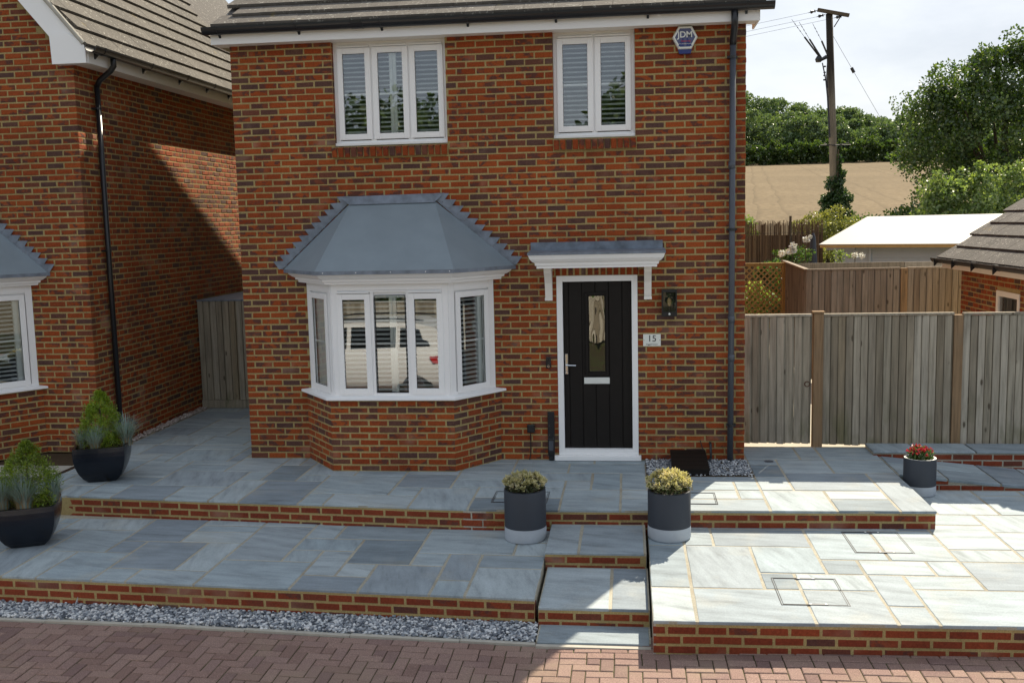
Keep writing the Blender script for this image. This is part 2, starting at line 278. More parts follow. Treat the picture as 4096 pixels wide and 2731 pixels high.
# ------------------------------------------------------------------ mesh helpers
class MB:
    def __init__(s): s.v = []; s.f = []; s.r = []
    def add(s, vs, fs, r=0.0):
        o = len(s.v); s.v += [tuple(v) for v in vs]; s.f += [tuple(i+o for i in f) for f in fs]; s.r += [r]*len(fs); return s
    def box(s, x0, y0, z0, x1, y1, z1, r=0.0, T=None):
        v = [(x0, y0, z0), (x1, y0, z0), (x1, y1, z0), (x0, y1, z0), (x0, y0, z1), (x1, y0, z1), (x1, y1, z1), (x0, y1, z1)]
        if T is not None: v = [T @ Vector(p) for p in v]
        return s.add(v, [(0, 3, 2, 1), (4, 5, 6, 7), (0, 1, 5, 4), (1, 2, 6, 5), (2, 3, 7, 6), (3, 0, 4, 7)], r)
    def cbox(s, x0, y0, z0, x1, y1, z1, c=.004, r=0.0, T=None):
        # box with chamfered front (-y) edges
        v = [(x0+c, y0, z0+c), (x1-c, y0, z0+c), (x1-c, y0, z1-c), (x0+c, y0, z1-c), (x0, y0+c, z0), (x1, y0+c, z0), (x1, y0+c, z1), (x0, y0+c, z1), (x0, y1, z0), (x1, y1, z0), (x1, y1, z1), (x0, y1, z1)]
        if T is not None: v = [T @ Vector(p) for p in v]
        return s.add(v, [(0, 1, 2, 3), (0, 4, 5, 1), (1, 5, 6, 2), (2, 6, 7, 3), (3, 7, 4, 0), (4, 8, 9, 5), (5, 9, 10, 6), (6, 10, 11, 7), (7, 11, 8, 4), (8, 11, 10, 9)], r)
    def ring(s, x0, z0, x1, z1, wd, y0, y1, T=None, wb=None):
        wb = wd if wb is None else wb
        for a in ((x0, z0, x0+wd, z1), (x1-wd, z0, x1, z1), (x0+wd, z0, x1-wd, z0+wb), (x0+wd, z1-wd, x1-wd, z1)):
            s.cbox(a[0], y0, a[1], a[2], y1, a[3], .003, 0, T)
        return s
    def prism(s, poly, h0, h1, axis='z', r=0.0, T=None):
        n = len(poly)
        def P(p, h): return (p[0], p[1], h) if axis == 'z' else ((p[0], h, p[1]) if axis == 'y' else (h, p[0], p[1]))
        v = [P(p, h0) for p in poly]+[P(p, h1) for p in poly]
        if T is not None: v = [T @ Vector(p) for p in v]
        return s.add(v, [tuple(range(n))[::-1], tuple(range(n, 2*n))]+[(i, (i+1) % n, n+(i+1) % n, n+i) for i in range(n)], r)
    def tube(s, pts, rad, n=10, r=0.0, cap=True):
        pts = [Vector(p) for p in pts]; rings = []; rr = rad if isinstance(rad, (list, tuple)) else [rad]*len(pts)
        ref = None
        for i, p in enumerate(pts):
            d = (pts[min(i+1, len(pts)-1)]-pts[max(i-1, 0)]).normalized()
            a = ref if ref is not None else (Vector((0, 0, 1)) if abs(d.z) < .9 else Vector((1, 0, 0)))
            u = (a-d*a.dot(d))
            if u.length < 1e-4: u = d.orthogonal()
            u.normalize(); ref = u; v = d.cross(u)
            rings.append([p+rr[i]*(math.cos(t)*u+math.sin(t)*v) for t in [2*math.pi*k/n for k in range(n)]])
        vs = [q for g in rings for q in g]; fs = []
        for i in range(len(pts)-1):
            for k in range(n): fs.append((i*n+k, i*n+(k+1) % n, (i+1)*n+(k+1) % n, (i+1)*n+k))
        if cap: fs += [tuple(range(n))[::-1], tuple(range((len(pts)-1)*n, len(pts)*n))]
        return s.add(vs, fs, r)
    def lathe(s, prof, c=(0, 0, 0), n=32, r=0.0):
        vs = []; fs = []
        for (rad, z) in prof:
            for k in range(n):
                t = 2*math.pi*k/n; vs.append((c[0]+rad*math.cos(t), c[1]+rad*math.sin(t), c[2]+z))
        for i in range(len(prof)-1):
            for k in range(n): fs.append((i*n+k, i*n+(k+1) % n, (i+1)*n+(k+1) % n, (i+1)*n+k))
        return s.add(vs, fs, r)
    def loft(s, loops, closed=False, r=0.0):
        n = len(loops[0]); vs = [p for l in loops for p in l]; fs = []
        for i in range(len(loops)-1):
            for k in range(n if closed else n-1): fs.append((i*n+k, i*n+(k+1) % n, (i+1)*n+(k+1) % n, (i+1)*n+k))
        return s.add(vs, fs, r)
    def mesh(s, name, material, smooth=False):
        me = bpy.data.meshes.new(name); me.from_pydata(s.v, [], s.f)
        if any(s.r):
            a = me.attributes.new('rnd', 'FLOAT', 'FACE'); a.data.foreach_set('value', s.r)
        me.materials.append(MAT[material])
        if smooth: me.polygons.foreach_set('use_smooth', [True]*len(me.polygons))
        me.update(); return me
    def build(s, name, material, parent=None, smooth=False, **tags):
        return obj(name, s.mesh(name, material, smooth), parent, **tags)
def obj(name, me, parent=None, label=None, cat=None, group=None, kind=None, loc=None, M=None):
    o = bpy.data.objects.new(name, me); col.objects.link(o)
    if M is not None: o.matrix_basis = M
    elif loc is not None: o.location = loc
    if parent is not None:
        o.parent = parent
        if parent.type == 'EMPTY': o.matrix_parent_inverse = Matrix.Translation(-parent.location)
    if label: o['label'] = label
    if cat: o['category'] = cat
    if group: o['group'] = group
    if kind: o['kind'] = kind
    return o
def thing(name, label, cat, loc=(0, 0, 0), group=None):
    return obj(name, None, None, label, cat, group, loc=loc)
def TR(p, ang=0): return Matrix.Translation(Vector(p)) @ Matrix.Rotation(ang, 4, 'Z')
def np_mesh(name, verts, faces, rnd, material, smooth=False):
    me = bpy.data.meshes.new(name); nv, nf, k = len(verts), len(faces), faces.shape[1]
    me.vertices.add(nv); me.vertices.foreach_set('co', np.asarray(verts, np.float32).ravel())
    me.loops.add(nf*k); me.loops.foreach_set('vertex_index', np.asarray(faces, np.int32).ravel())
    me.polygons.add(nf); me.polygons.foreach_set('loop_start', np.arange(0, nf*k, k, dtype=np.int32)); me.polygons.foreach_set('loop_total', np.full(nf, k, np.int32))
    if rnd is not None:
        a = me.attributes.new('rnd', 'FLOAT', 'FACE'); a.data.foreach_set('value', np.asarray(rnd, np.float32))
    me.materials.append(MAT[material]); me.update(calc_edges=True); me.validate()
    if smooth: me.polygons.foreach_set('use_smooth', np.ones(nf, bool))
    return me

# ------------------------------------------------------------------ bricks
BR_L, BR_H, BR_D, PX, PZ, JG = .2105, .0605, .098, .225, .075, .0145
_bc = {}
def brick_mesh(L, H=BR_H, D=BR_D, variant=0, m='brick'):
    key = (round(L, 3), round(H, 3), round(D, 3), variant, 0 if m == 'brick' else 1)
    if key not in _bc:
        rs = random.Random(hash(key)); j = lambda a=.0018: rs.uniform(-a, a)
        c = .006
        b = MB(); h = L/2
        v = [(-h+c+j(), j(.0012), c+j()), (h-c+j(), j(.0012), c+j()), (h-c+j(), j(.0012), H-c+j()), (-h+c+j(), j(.0012), H-c+j()),
             (-h+j(), .006, 0+j()), (h+j(), .006, 0+j()), (h+j(), .006, H+j()), (-h+j(), .006, H+j()), (-h, D, 0), (h, D, 0), (h, D, H), (-h, D, H)]
        b.add(v, [(0, 1, 2, 3), (0, 4, 5, 1), (1, 5, 6, 2), (2, 6, 7, 3), (3, 7, 4, 0), (4, 8, 9, 5), (5, 9, 10, 6), (6, 10, 11, 7), (7, 11, 8, 4), (8, 11, 10, 9)])
        _bc[key] = b.mesh('brick', m)
    return _bc[key]
def wall_spans(Lw, z0, courses, openings=(), start=lambda k: 0, end=lambda k: 0, half=lambda k: k % 2 == 1):
    """spans (s0,s1,z) of a stretcher-bond wall of length Lw; start(k), end(k) give the end offsets of a course"""
    res = []
    for k in range(courses):
        z = z0+k*PZ+.007
        a = start(k); e = Lw-end(k)
        s = a
        first = True
        while s < e-.03:
            ln = BR_D if (first and half(k)) else BR_L
            t = min(s+ln, e)
            spans = [(s, t)]
            for (o0, o1, oz0, oz1) in openings:
                if z+BR_H > oz0+.004 and z < oz1-.004:
                    ns = []
                    for (p, q_) in spans:
                        if q_ <= o0 or p >= o1: ns.append((p, q_)); continue
                        if p < o0: ns.append((p, o0))
                        if q_ > o1: ns.append((o1, q_))
                    spans = ns
            for (p, q_) in spans:
                if q_-p > .03: res.append((p, q_, z))
            s = s+ln+JG; first = False
    return res
class BrickSet:
    def __init__(s): s.items = []
    def wall(s, P0, u, spans):
        u = Vector((u[0], u[1], 0)).normalized(); ang = math.atan2(u.y, u.x)
        for (a, b, z) in spans:
            p = Vector((P0[0], P0[1], 0))+u*(a+b)/2; s.items.append((round(b-a, 3), BR_H, BR_D, TR((p.x, p.y, z), ang)))
    def one(s, L, H, D, M): s.items.append((round(L, 3), H, D, M))
    def make(s, parent, limit=300, seed=1, restname='brickwork', key=None):
        rs = random.Random(seed)
        f = key or (lambda it: (it[3].translation-CAM).length-it[0]*8)
        s.items.sort(key=f)
        for it in s.items[:limit]:
            obj('brick', brick_mesh(it[0], it[1], it[2], rs.randrange(8)), parent, M=it[3] @ Matrix.Translation((0, rs.uniform(-.002, .002), rs.uniform(-.0015, .0015))) @ Matrix.Rotation(rs.uniform(-.008, .008), 4, 'Y'))
        rest = s.items[limit:]
        if rest:
            V = []; F = []; Rn = []; o = 0
            for it in rest:
                me = brick_mesh(it[0], it[1], it[2], rs.randrange(8))
                Mx = it[3] @ Matrix.Translation((0, rs.uniform(-.002, .002), rs.uniform(-.0015, .0015))) @ Matrix.Rotation(rs.uniform(-.008, .008), 4, 'Y')
                vs = [Mx @ v.co for v in me.vertices]; V += [tuple(v) for v in vs]; F += [tuple(i+o for i in p.vertices) for p in me.polygons]; o += len(vs); Rn += [rs.random()]*len(me.polygons)
            me = bpy.data.meshes.new(restname); me.from_pydata(V, [], F); a = me.attributes.new('rnd', 'FLOAT', 'FACE'); a.data.foreach_set('value', Rn); me.materials.append(MAT['brick']); me.update()
            obj(restname, me, parent, kind='stuff')
def holed_sheet(b, x0, z0, x1, z1, y, holes, depth=.13):
    xs = sorted({x0, x1}|{v for h in holes for v in (h[0], h[1])}); zs = sorted({z0, z1}|{v for h in holes for v in (h[2], h[3])})
    for i in range(len(xs)-1):
        for j in range(len(zs)-1):
            cx, cz = (xs[i]+xs[i+1])/2, (zs[j]+zs[j+1])/2
            if cx < x0 or cx > x1 or cz < z0 or cz > z1 or any(h[0] < cx < h[1] and h[2] < cz < h[3] for h in holes): continue
            b.add([(xs[i], y, zs[j]), (xs[i+1], y, zs[j]), (xs[i+1], y, zs[j+1]), (xs[i], y, zs[j+1])], [(0, 1, 2, 3)])
    for h in holes:
        e = .004; a, c, d, f = h[0]-e, h[1]+e, h[2]-e, h[3]+e
        for (p, q_) in (((a, d), (a, f)), ((c, d), (c, f)), ((a, d), (c, d)), ((a, f), (c, f))):
            b.add([(p[0], y, p[1]), (q_[0], y, q_[1]), (q_[0], y+depth, q_[1]), (p[0], y+depth, p[1])], [(0, 1, 2, 3)])
UP_SLABS=[(-2.05,-2.05,-1.57,-1.549),(1.243,-2.05,1.519,-1.625),(1.519,-2.05,2.415,-1.625),(2.415,-2.05,3.029,-1.297),(3.029,-2.05,3.938,-1.625),(3.938,-2.05,4.537,-1.297),
 (4.537,-2.05,5.064,-1.625),(5.064,-2.05,5.978,-1.625),(5.978,-2.05,6.606,-1.297),(6.606,-2.05,7.19,-1.625),(7.19,-2.05,7.53,-0.943),(2.105,-1.625,2.415,-1.297),
 (3.029,-1.625,3.938,-1.228),(4.537,-1.625,5.064,-1.297),(5.064,-1.625,5.73,-1.297),(5.73,-1.625,5.978,-1.297),(6.606,-1.625,7.19,-1.297),(-2.05,-1.549,-1.783,-0.943),
 (-1.783,-1.549,-1.236,-1.128),(-0.672,-1.461,0.25,-0.732),(2.717,-1.297,3.029,-1.228),(3.938,-1.297,4.221,-0.943),(4.221,-1.297,4.537,-0.611),(4.537,-1.297,4.812,-0.611),
 (4.812,-1.297,5.277,-0.732),(5.277,-1.297,5.73,-0.943),(5.73,-1.297,5.978,-0.943),(5.978,-1.297,6.315,-0.732),(2.717,-1.228,3.938,-0.943),(-1.783,-1.128,-1.236,-0.558),
 (0.25,-1.128,0.503,-0.732),(0.912,-1.128,1.243,-0.841),(-1.236,-1.074,-0.672,-0.267),(-2.05,-0.943,-1.783,-0.372),(2.717,-0.943,3.306,-0.191),(3.306,-0.943,4.221,-0.611),
 (0.912,-0.841,1.519,-0.267),(1.519,-0.841,2.105,-0.267),(-0.081,-0.732,0.503,0.02),(2.105,-0.732,2.717,-0.191),(4.812,-0.732,5.73,-0.191),(5.73,-0.732,5.978,-0.191),
 (5.978,-0.732,6.315,-0.191),(-0.672,-0.732,-0.081,-0.372),(3.938,-0.611,4.812,-0.191),(-1.783,-0.558,-1.236,-0.191),(6.315,-0.558,6.863,0.081),(6.863,-0.558,7.53,0.081),
 (-2.05,-0.372,-1.783,0.176),(-0.672,-0.372,-0.081,-0.191),(0.503,-0.372,0.727,0.02),(0.727,-0.372,0.912,0.02),(-1.018,-0.267,-0.672,-0.191),(0.912,-0.267,1.519,0.02),
 (1.519,-0.267,2.105,0.02),(-1.783,-0.191,-1.236,0.176),(-0.254,-0.191,-0.081,0.176),(2.105,-0.191,2.717,0.02),(2.717,-0.191,3.306,0.02),(3.306,-0.191,4.221,0.02),
 (4.221,-0.191,5.064,0.02),(5.064,-0.191,5.978,0.02),(5.978,-0.191,6.315,0.081),(5.978,0.081,6.606,0.72),(6.606,0.081,6.863,0.72),(6.863,0.081,7.53,0.72),
 (-2.05,0.176,-1.57,0.72),(-1.57,0.176,-1.018,0.72),(-0.254,0.176,-0.081,0.72),(-1.57,-2.05,-1.236,-1.549),(1.243,-1.625,2.105,-0.841),(-1.236,-2.05,-0.877,-1.461),
 (-0.877,-2.05,-0.254,-1.461),(-0.254,-2.05,0.25,-1.461),(2.105,-1.297,2.717,-0.732),(0.591,-2.05,1.243,-1.128),(-1.236,-1.461,-0.672,-1.074),(5.277,-0.943,5.978,-0.732),
 (3.306,-0.611,3.938,-0.191),(6.315,-1.297,7.19,-0.558),(7.19,-0.943,7.53,-0.558),(-1.236,-0.267,-1.018,0.176),(-1.018,0.459,-0.254,0.72),(0.25,-2.05,0.591,-1.128),
 (0.503,-1.128,0.912,-0.372),(-1.018,-0.191,-0.254,0.459)]
LOW_SLABS=[(-2.6,-3.9,-1.356,-3.535),(-0.605,-3.9,-0.069,-3.072),(0.898,-3.9,1.766,-3.183),(1.766,-3.9,2.37,-3.535),(2.37,-3.9,2.982,-3.183),(2.982,-3.9,3.283,-3.535),
 (3.283,-3.9,3.87,-3.183),(-2.6,-3.535,-1.356,-3.072),(-0.069,-3.535,0.563,-2.665),(0.563,-3.535,0.898,-2.665),(1.766,-3.535,2.069,-2.831),(2.069,-3.535,2.37,-3.183),
 (2.982,-3.535,3.283,-2.831),(0.898,-3.183,1.458,-2.059),(1.458,-3.183,1.766,-2.831),(2.069,-3.183,2.667,-2.452),(2.667,-3.183,2.982,-2.831),(3.283,-3.183,3.87,-2.831),
 (-2.6,-3.072,-1.356,-2.665),(-0.339,-3.072,-0.069,-2.665),(1.458,-2.831,2.069,-2.452),(2.667,-2.831,3.564,-2.059),(3.564,-2.831,3.87,-2.452),(-2.6,-2.665,-1.356,-2.059),
 (-1.356,-2.665,-1.174,-2.059),(-1.174,-2.665,-0.945,-2.29),(-0.339,-2.665,0.258,-1.85),(1.458,-2.452,1.766,-1.984),(1.766,-2.452,2.667,-1.984),(3.564,-2.452,3.87,-1.85),
 (-1.174,-2.29,-0.339,-1.85),(0.258,-2.29,0.898,-2.059),(-2.6,-2.059,-1.356,-1.85),(-1.356,-2.059,-1.174,-1.85),(0.258,-2.059,0.898,-1.85),(0.898,-2.059,1.458,-1.85),
 (2.667,-2.059,3.564,-1.85),(1.458,-1.984,2.37,-1.85),(2.37,-1.984,2.667,-1.85),(-0.069,-3.9,0.258,-3.535),(0.258,-3.9,0.898,-3.535),(-1.356,-3.9,-0.945,-2.665),
 (-0.945,-3.072,-0.339,-2.29),(0.258,-2.665,0.898,-2.29),(-0.945,-3.9,-0.605,-3.072)]
RIGHT_SLABS=[(4.79,-4.36,5.125,-3.651),(5.125,-4.36,5.994,-3.651),(5.994,-4.36,6.582,-3.651),(6.582,-4.36,6.874,-3.963),(6.874,-4.36,7.808,-3.59),(7.808,-4.36,8.273,-3.963),
 (8.273,-4.36,8.748,-3.963),(8.748,-4.36,9.2,-3.963),(6.582,-3.963,6.874,-3.275),(7.808,-3.963,8.273,-3.59),(8.273,-3.963,8.748,-3.59),(8.748,-3.963,9.2,-3.59),
 (4.79,-3.651,5.125,-2.585),(5.125,-3.651,5.711,-2.585),(5.711,-3.651,5.994,-3.275),(5.994,-3.651,6.582,-3.275),(6.874,-3.59,7.438,-3.275),(7.438,-3.59,8.075,-2.913),
 (8.075,-3.59,8.748,-3.275),(8.748,-3.59,9.2,-3.275),(5.711,-3.275,6.27,-2.585),(6.27,-3.275,6.582,-2.913),(6.582,-3.275,7.155,-2.913),(7.155,-3.275,7.438,-2.913),
 (8.075,-3.275,8.748,-2.913),(8.748,-3.275,9.2,-2.913),(6.27,-2.913,6.874,-2.067),(6.874,-2.913,7.438,-2.067),(7.438,-2.913,8,-2.585),(8,-2.913,8.748,-2.585),
 (8.748,-2.913,9.2,-2.585),(4.79,-2.585,5.125,-2.067),(5.125,-2.585,5.392,-2.067),(5.392,-2.585,6.27,-2.067),(7.438,-2.585,8,-1.852),(8,-2.585,8.748,-2.067),
 (8.748,-2.585,9.2,-2.067),(4.79,-2.067,5.392,-1.506),(5.392,-2.067,6.27,-1.506),(6.27,-2.067,7.155,-1.506),(7.155,-2.067,7.438,-1.506),(8,-2.067,8.748,-1.506),
 (8.748,-2.067,9.2,-1.506),(7.438,-1.852,8,-1.506),(4.79,-1.506,5.392,-0.805),(5.392,-1.506,6.27,-0.805),(6.27,-1.506,7.155,-0.805),(7.155,-1.506,7.676,-0.805),
 (7.676,-1.506,8.273,-0.6),(8.273,-1.506,8.748,-0.805),(8.748,-1.506,9.2,-0.805),(4.79,-0.805,5.392,-0.6),(5.392,-0.805,6.27,-0.6),(6.27,-0.805,7.155,-0.6),
 (7.155,-0.805,7.676,-0.6),(8.273,-0.805,8.748,-0.6),(8.748,-0.805,9.2,-0.6)]

# ================================================================== GROUND AND PAVING
ZLL, ZL, ZD = -.215, -.17, -.39
def zd(x): return float(np.interp(x, [-4, -1, 3.9, 4.8, 6, 9], [-.485, -.470, -.440, -.425, -.402, -.392]))          # the drive falls gently to the left          # lower terrace, driveway
g = MB()
gx = [-900, 900]; g.add([(-900, -900, -.62), (900, -900, -.62), (900, 900, -.62), (-900, 900, -.62)], [(0, 1, 2, 3)])
g.build('ground', 'ground', kind='structure')
b = MB(); b.box(-30, .9, -.4, 30, 27, -.035); b.build('garden_ground', 'garden', kind='structure')
def yfu(x): return float(np.interp(x, [-2.2, -1.5, .37, 1.8, 3.15, 4.3, 5.7, 7.6], [-1.72, -1.74, -1.89, -1.995, -2.09, -2.08, -2.04, -1.995]))
def yfl(x): return float(np.interp(x, [-3, -.86, 3.9], [-3.50, -3.60, -3.865]))
def yfr(x): return float(np.interp(x, [4.79, 9.4], [-4.365, -4.28]))
wu = lambda x, y: y*yfu(x)/-2.05 if y < 0 else y
wl = lambda x, y: -1.9+(y+1.9)*(yfl(x)+1.9)/-2.0
wr = lambda x, y: y if y > -4.2 else y+(yfr(x)+4.36)
def slab(parent, r, z, warp, th=.022, gap=.0115, tilt=None):
    x0, y0, x1, y1 = r; x0 += gap; x1 -= gap; y0 += gap; y1 -= gap
    if x1-x0 < .03 or y1-y0 < .03: return
    n = 4; rs = random.Random(int(x0*977+y0*3331)); c = .005
    # wavy riven outline
    P = []
    for (ax, ay, bx, by) in ((x0, y0, x1, y0), (x1, y0, x1, y1), (x1, y1, x0, y1), (x0, y1, x0, y0)):
        for i in range(n):
            t = i/n; j = rs.uniform(-.003, .003) if i else rs.uniform(-.002, .001)
            P.append((ax+(bx-ax)*t+(j if ax == bx else 0), ay+(by-ay)*t+(j if ay == by else 0)))
    zj = rs.uniform(-.001, .0025); ta, tb = rs.uniform(-.002, .002), rs.uniform(-.002, .002)
    cx, cy = (x0+x1)/2, (y0+y1)/2
    Z = lambda x, y: z+zj+ta*(x-cx)+tb*(y-cy)+(tilt(x, y) if tilt else 0)
    W = lambda p: (p[0], warp(p[0], p[1]))
    top = []; mid = []; bot = []
    for p in P:
        q_ = (p[0]+(c if p[0] < cx else -c), p[1]+(c if p[1] < cy else -c))
        a = W(q_); top.append((a[0], a[1], Z(*q_))); a = W(p); mid.append((a[0], a[1], Z(*p)-c)); bot.append((a[0], a[1], Z(*p)-th))
    m = len(P); b = MB(); b.add(top+mid+bot, [tuple(range(m))]+[(i, m+i, m+(i+1) % m, (i+1) % m) for i in range(m)]+[(m+i, 2*m+i, 2*m+(i+1) % m, m+(i+1) % m) for i in range(m)])
    return b.build('paving_slab', 'slab', parent)
def riser(parent, x0, x1, yfun, ztop, courses, seed, inset=.008, phase=0.0):
    rs = random.Random(seed)
    for k in range(courses):
        z = ztop-.022-.018-(k+1)*PZ+.014
        s = x0-(.1125 if k % 2 else 0)-phase
        while s < x1-.02:
            a, e = max(s, x0), min(s+BR_L, x1)
            if e-a > .03:
                cx = (a+e)/2; ang = math.atan((yfun(cx+.1)-yfun(cx-.1))/.2)
                obj('brick', brick_mesh(e-a, BR_H, .09, rs.randrange(8), 'wallbrick'), parent, M=TR((cx, yfun(cx)+inset, z), ang))
            s += PX
# --- upper terrace
b = MB(); xs = np.linspace(-2.1, 7.51, 40)
front = [(x, yfu(x)+.013) for x in xs]
b.prism(front+[(7.51, .76), (5.96, .76), (5.96, .02), (0, .02), (0, 3.4), (-2.1, 3.4)], -.6, -.003)
up_t = b.build('upper_terrace', 'joint', kind='structure')
for r in UP_SLABS:
    if r[0] < -1.99 and r[2] < -1.7 and r[1] > -1.2: r = (-2.0, r[1], r[2], r[3])
    slab(up_t, r, 0, wu)
rs = random.Random(4)
y = .735
while y < 3.3:
    h = rs.choice([.42, .56, .6, .3]); x = -1.98
    while x < -.02:
        wd = rs.choice([.56, .85, .42, .6]); x2 = min(x+wd, 0) if 0-(x+wd) > .2 else 0
        slab(up_t, (x, y, x2, min(y+h, 3.34)), 0, lambda a, c: c); x = x2
    y += h
riser(up_t, -2.1, 7.51, yfu, 0, 3, 3)
rs = random.Random(5)
for k in range(2):                      # right-hand return of the upper terrace
    z = -.04-(k+1)*PZ+.014; s = -1.99-(.1125 if k % 2 else 0)
    while s < -.6:
        a, e = max(s, -1.99+.112), min(s+BR_L, -.6)
        if e-a > .03: obj('brick', brick_mesh(e-a, BR_H, .09, rs.randrange(8), 'wallbrick'), up_t, M=TR((7.508, (a+e)/2, z), R(90)))
        s += PX
# --- lower terrace, left of the steps
b = MB(); xs = np.linspace(-3.2, 3.86, 24)
b.prism([(x, yfl(x)+.013) for x in xs]+[(3.86, -1.9), (-3.2, -1.6)], -.6, ZLL-.003)
lo_t = b.build('lower_terrace', 'joint', kind='structure')
for r in LOW_SLABS: slab(lo_t, r, ZLL, wl)
for k in range(5): slab(lo_t, (-3.2, -3.9+k*.42, -2.6, -3.9+(k+1)*.42), ZLL, wl)
riser(lo_t, -3.2, 3.86, yfl, ZLL, 4, 8, phase=.09)
# --- lower terrace, right of the steps
b = MB(); xs = np.linspace(4.80, 12.4, 12)
b.prism([(x, yfr(x)+.013) for x in xs]+[(12.4, .3), (7.4, .3), (7.4, -1.9), (4.80, -1.9)], -.6, ZL-.003)
ri_t = b.build('lower_terrace', 'joint', kind='structure')
for r in RIGHT_SLABS: slab(ri_t, r, ZL, wr)
for k in range(6):
    for (xa, xb) in ((9.2, 9.9), (9.9, 10.8), (10.8, 11.4), (11.4, 12.4)): slab(ri_t, (xa, -4.36+k*.63, xb, -4.36+(k+1)*.63), ZL, wr)
riser(ri_t, 4.80, 12.4, yfr, ZL, 3, 11, phase=.12)
rs = random.Random(6)
for k in range(4):                      # side facing the steps
    z = ZL-.04-(k+1)*PZ+.014; s = -4.27
    while s < -2.1:
        e = min(s+BR_L, -2.1)
        if e-s > .03: obj('brick', brick_mesh(e-s, BR_H, .09, rs.randrange(8), 'wallbrick'), ri_t, M=TR((4.812, (s+e)/2, z), R(-90)))
        s += PX
# --- steps between the two halves of the lower terrace
b = MB(); b.box(3.868, -2.915, -.46, 4.775, -2.0, -.143); b.box(3.89, -3.872, -.5, 4.785, -2.916, -.278); b.box(3.90, -4.2, -.5, 4.785, -3.873, -.418)
st = b.build('garden_steps', 'joint', kind='structure')
idw = lambda x, y: y
slab(st, (3.855, -2.93, 4.17, -2.08), -.14, idw); slab(st, (4.17, -2.93, 4.765, -2.08), -.14, idw)
slab(st, (3.885, -3.89, 4.47, -2.93), -.275, idw); slab(st, (4.47, -3.89, 4.785, -2.93), -.275, idw)
slab(st, (3.90, -4.235, 4.785, -3.875), -.415, idw)
riser(st, 3.868, 4.762, lambda x: -2.93, -.14, 2, 21, inset=.008, phase=.03)
riser(st, 3.89, 4.78, lambda x: -3.89, -.275, 2, 22, inset=.008, phase=.15)
# --- ramp down towards the right and the low kerb wall in front of the fence
def rz(x, y=0): return float(np.interp(x, [7.53, 9.3], [-.0, -.165]))
b = MB()
xs = np.linspace(7.53, 9.3, 8)
b.loft([[(x, -.56, -.3) for x in xs], [(x, -.56, rz(x)-.012) for x in xs], [(x, .3, rz(x)-.012) for x in xs]])
ra = b.build('ramp', 'joint', kind='structure')
for (x0, x1, ys) in ((7.535, 8.05, (-.585, -.02, .28)), (8.05, 8.6, (-.585, -.15, .28)), (8.6, 9.05, (-.585, .28)), (9.05, 9.32, (-.585, -.2, .28))):
    for a, c in zip(ys[:-1], ys[1:]): slab(ra, (x0, a, x1, c), 0, idw, tilt=lambda x, y: rz(x), th=.032)
rs = random.Random(31)
for k in range(2):
    s = 7.62-(.1 if k else 0)
    while s < 9.1:
        a, e = max(s, 7.6), min(s+BR_L, 9.15); z = -.048-(k+1)*PZ+.012; lim = rz((a+e)/2)-.04
        h = min(BR_H, lim-z)
        if h > .012: obj('brick', brick_mesh(e-a, round(h, 3), .06, 0, 'wallbrick'), ra, M=TR(((a+e)/2, -.572, z), 0))
        s += PX
kb = MB(); kb.box(7.47, .310, -.4, 12.4, .70, .03); kerb = kb.build('kerb_wall', 'joint', kind='structure')
for (x0, x1) in ((7.46, 7.98), (7.98, 8.62), (8.62, 9.5), (9.5, 10.2), (10.2, 11.1), (11.1, 12.4)): slab(kerb, (x0, .28, x1, .73), .052, idw)
riser(kerb, 7.47, 12.4, lambda x: .285, .052, 3, 33, inset=.02)
# --- driveway of herringbone blocks
b = MB(); xd = [-14, -4, -1, 3.9, 4.8, 6, 9, 18]; b.loft([[(x, -26, zd(x)-.008) for x in xd], [(x, -3.5, zd(x)-.008) for x in xd]]); dr = b.build('driveway', 'paverjoint', kind='structure')
def paver_bm(bm, x0, y0, x1, y1, r, rs):
    z = zd((x0+x1)/2)
    gp = .0035; c = .006; x0 += gp; x1 -= gp; y0 += gp; y1 -= gp; dz = rs.uniform(-.003, .002); ta, tb = rs.uniform(-.012, .012)+.007, rs.uniform(-.012, .012); mx_, my_ = (x0+x1)/2, (y0+y1)/2
    Z = lambda x, y: z+dz+ta*(x-mx_)+tb*(y-my_); W = lambda x, y: y+edge_y(x)
    q1 = [(x0+c, y0+c), (x1-c, y0+c), (x1-c, y1-c), (x0+c, y1-c)]; q2 = [(x0, y0), (x1, y0), (x1, y1), (x0, y1)]
    bm.add([(p[0], W(*p), Z(*p)) for p in q1]+[(p[0], W(*p), Z(*p)-c*.8) for p in q2]+[(p[0], W(*p), z-.03) for p in q2], [(0, 1, 2, 3)]+[(i, 4+i, 4+(i+1) % 4, (i+1) % 4) for i in range(4)]+[(4+i, 8+i, 8+(i+1) % 4, 4+(i+1) % 4) for i in range(4)], r)
pl = []
A = .1025
def edge_y(x): return float(np.interp(x, [-4, -.7, .7, 2, 3.9, 12], [-3.80, -3.977, -4.03, -4.13, -4.25, -4.25]))
for row in range(-2, 2):                                  # stretcher border along the edge
    s = -4+(.1025 if row % 2 else 0)
    while s < 12:
        if row >= 0 or s > 3.85: pl.append((s, -(row+1)*A, s+2*A, -row*A))
        s += 2*A
ytop = -2*A
for j in range(-48, 1):                                   # 90 degree herringbone
    for i in range(-40, 118):
        m_ = (i+j) % 4; x, y = i*A, ytop+(j-1)*A
        if m_ == 0: r = (x, y, x+2*A, y+A)
        elif m_ == 2: r = (x, y, x+A, y+2*A)
        else: continue
        if r[3] > ytop+.001: r = (r[0], r[1], r[2], ytop)
        pl.append(r)
def in_view(r): return -1.0 < (r[0]+r[2])/2 < 8.2 and r[1] > -1.05 and r[3] < .05
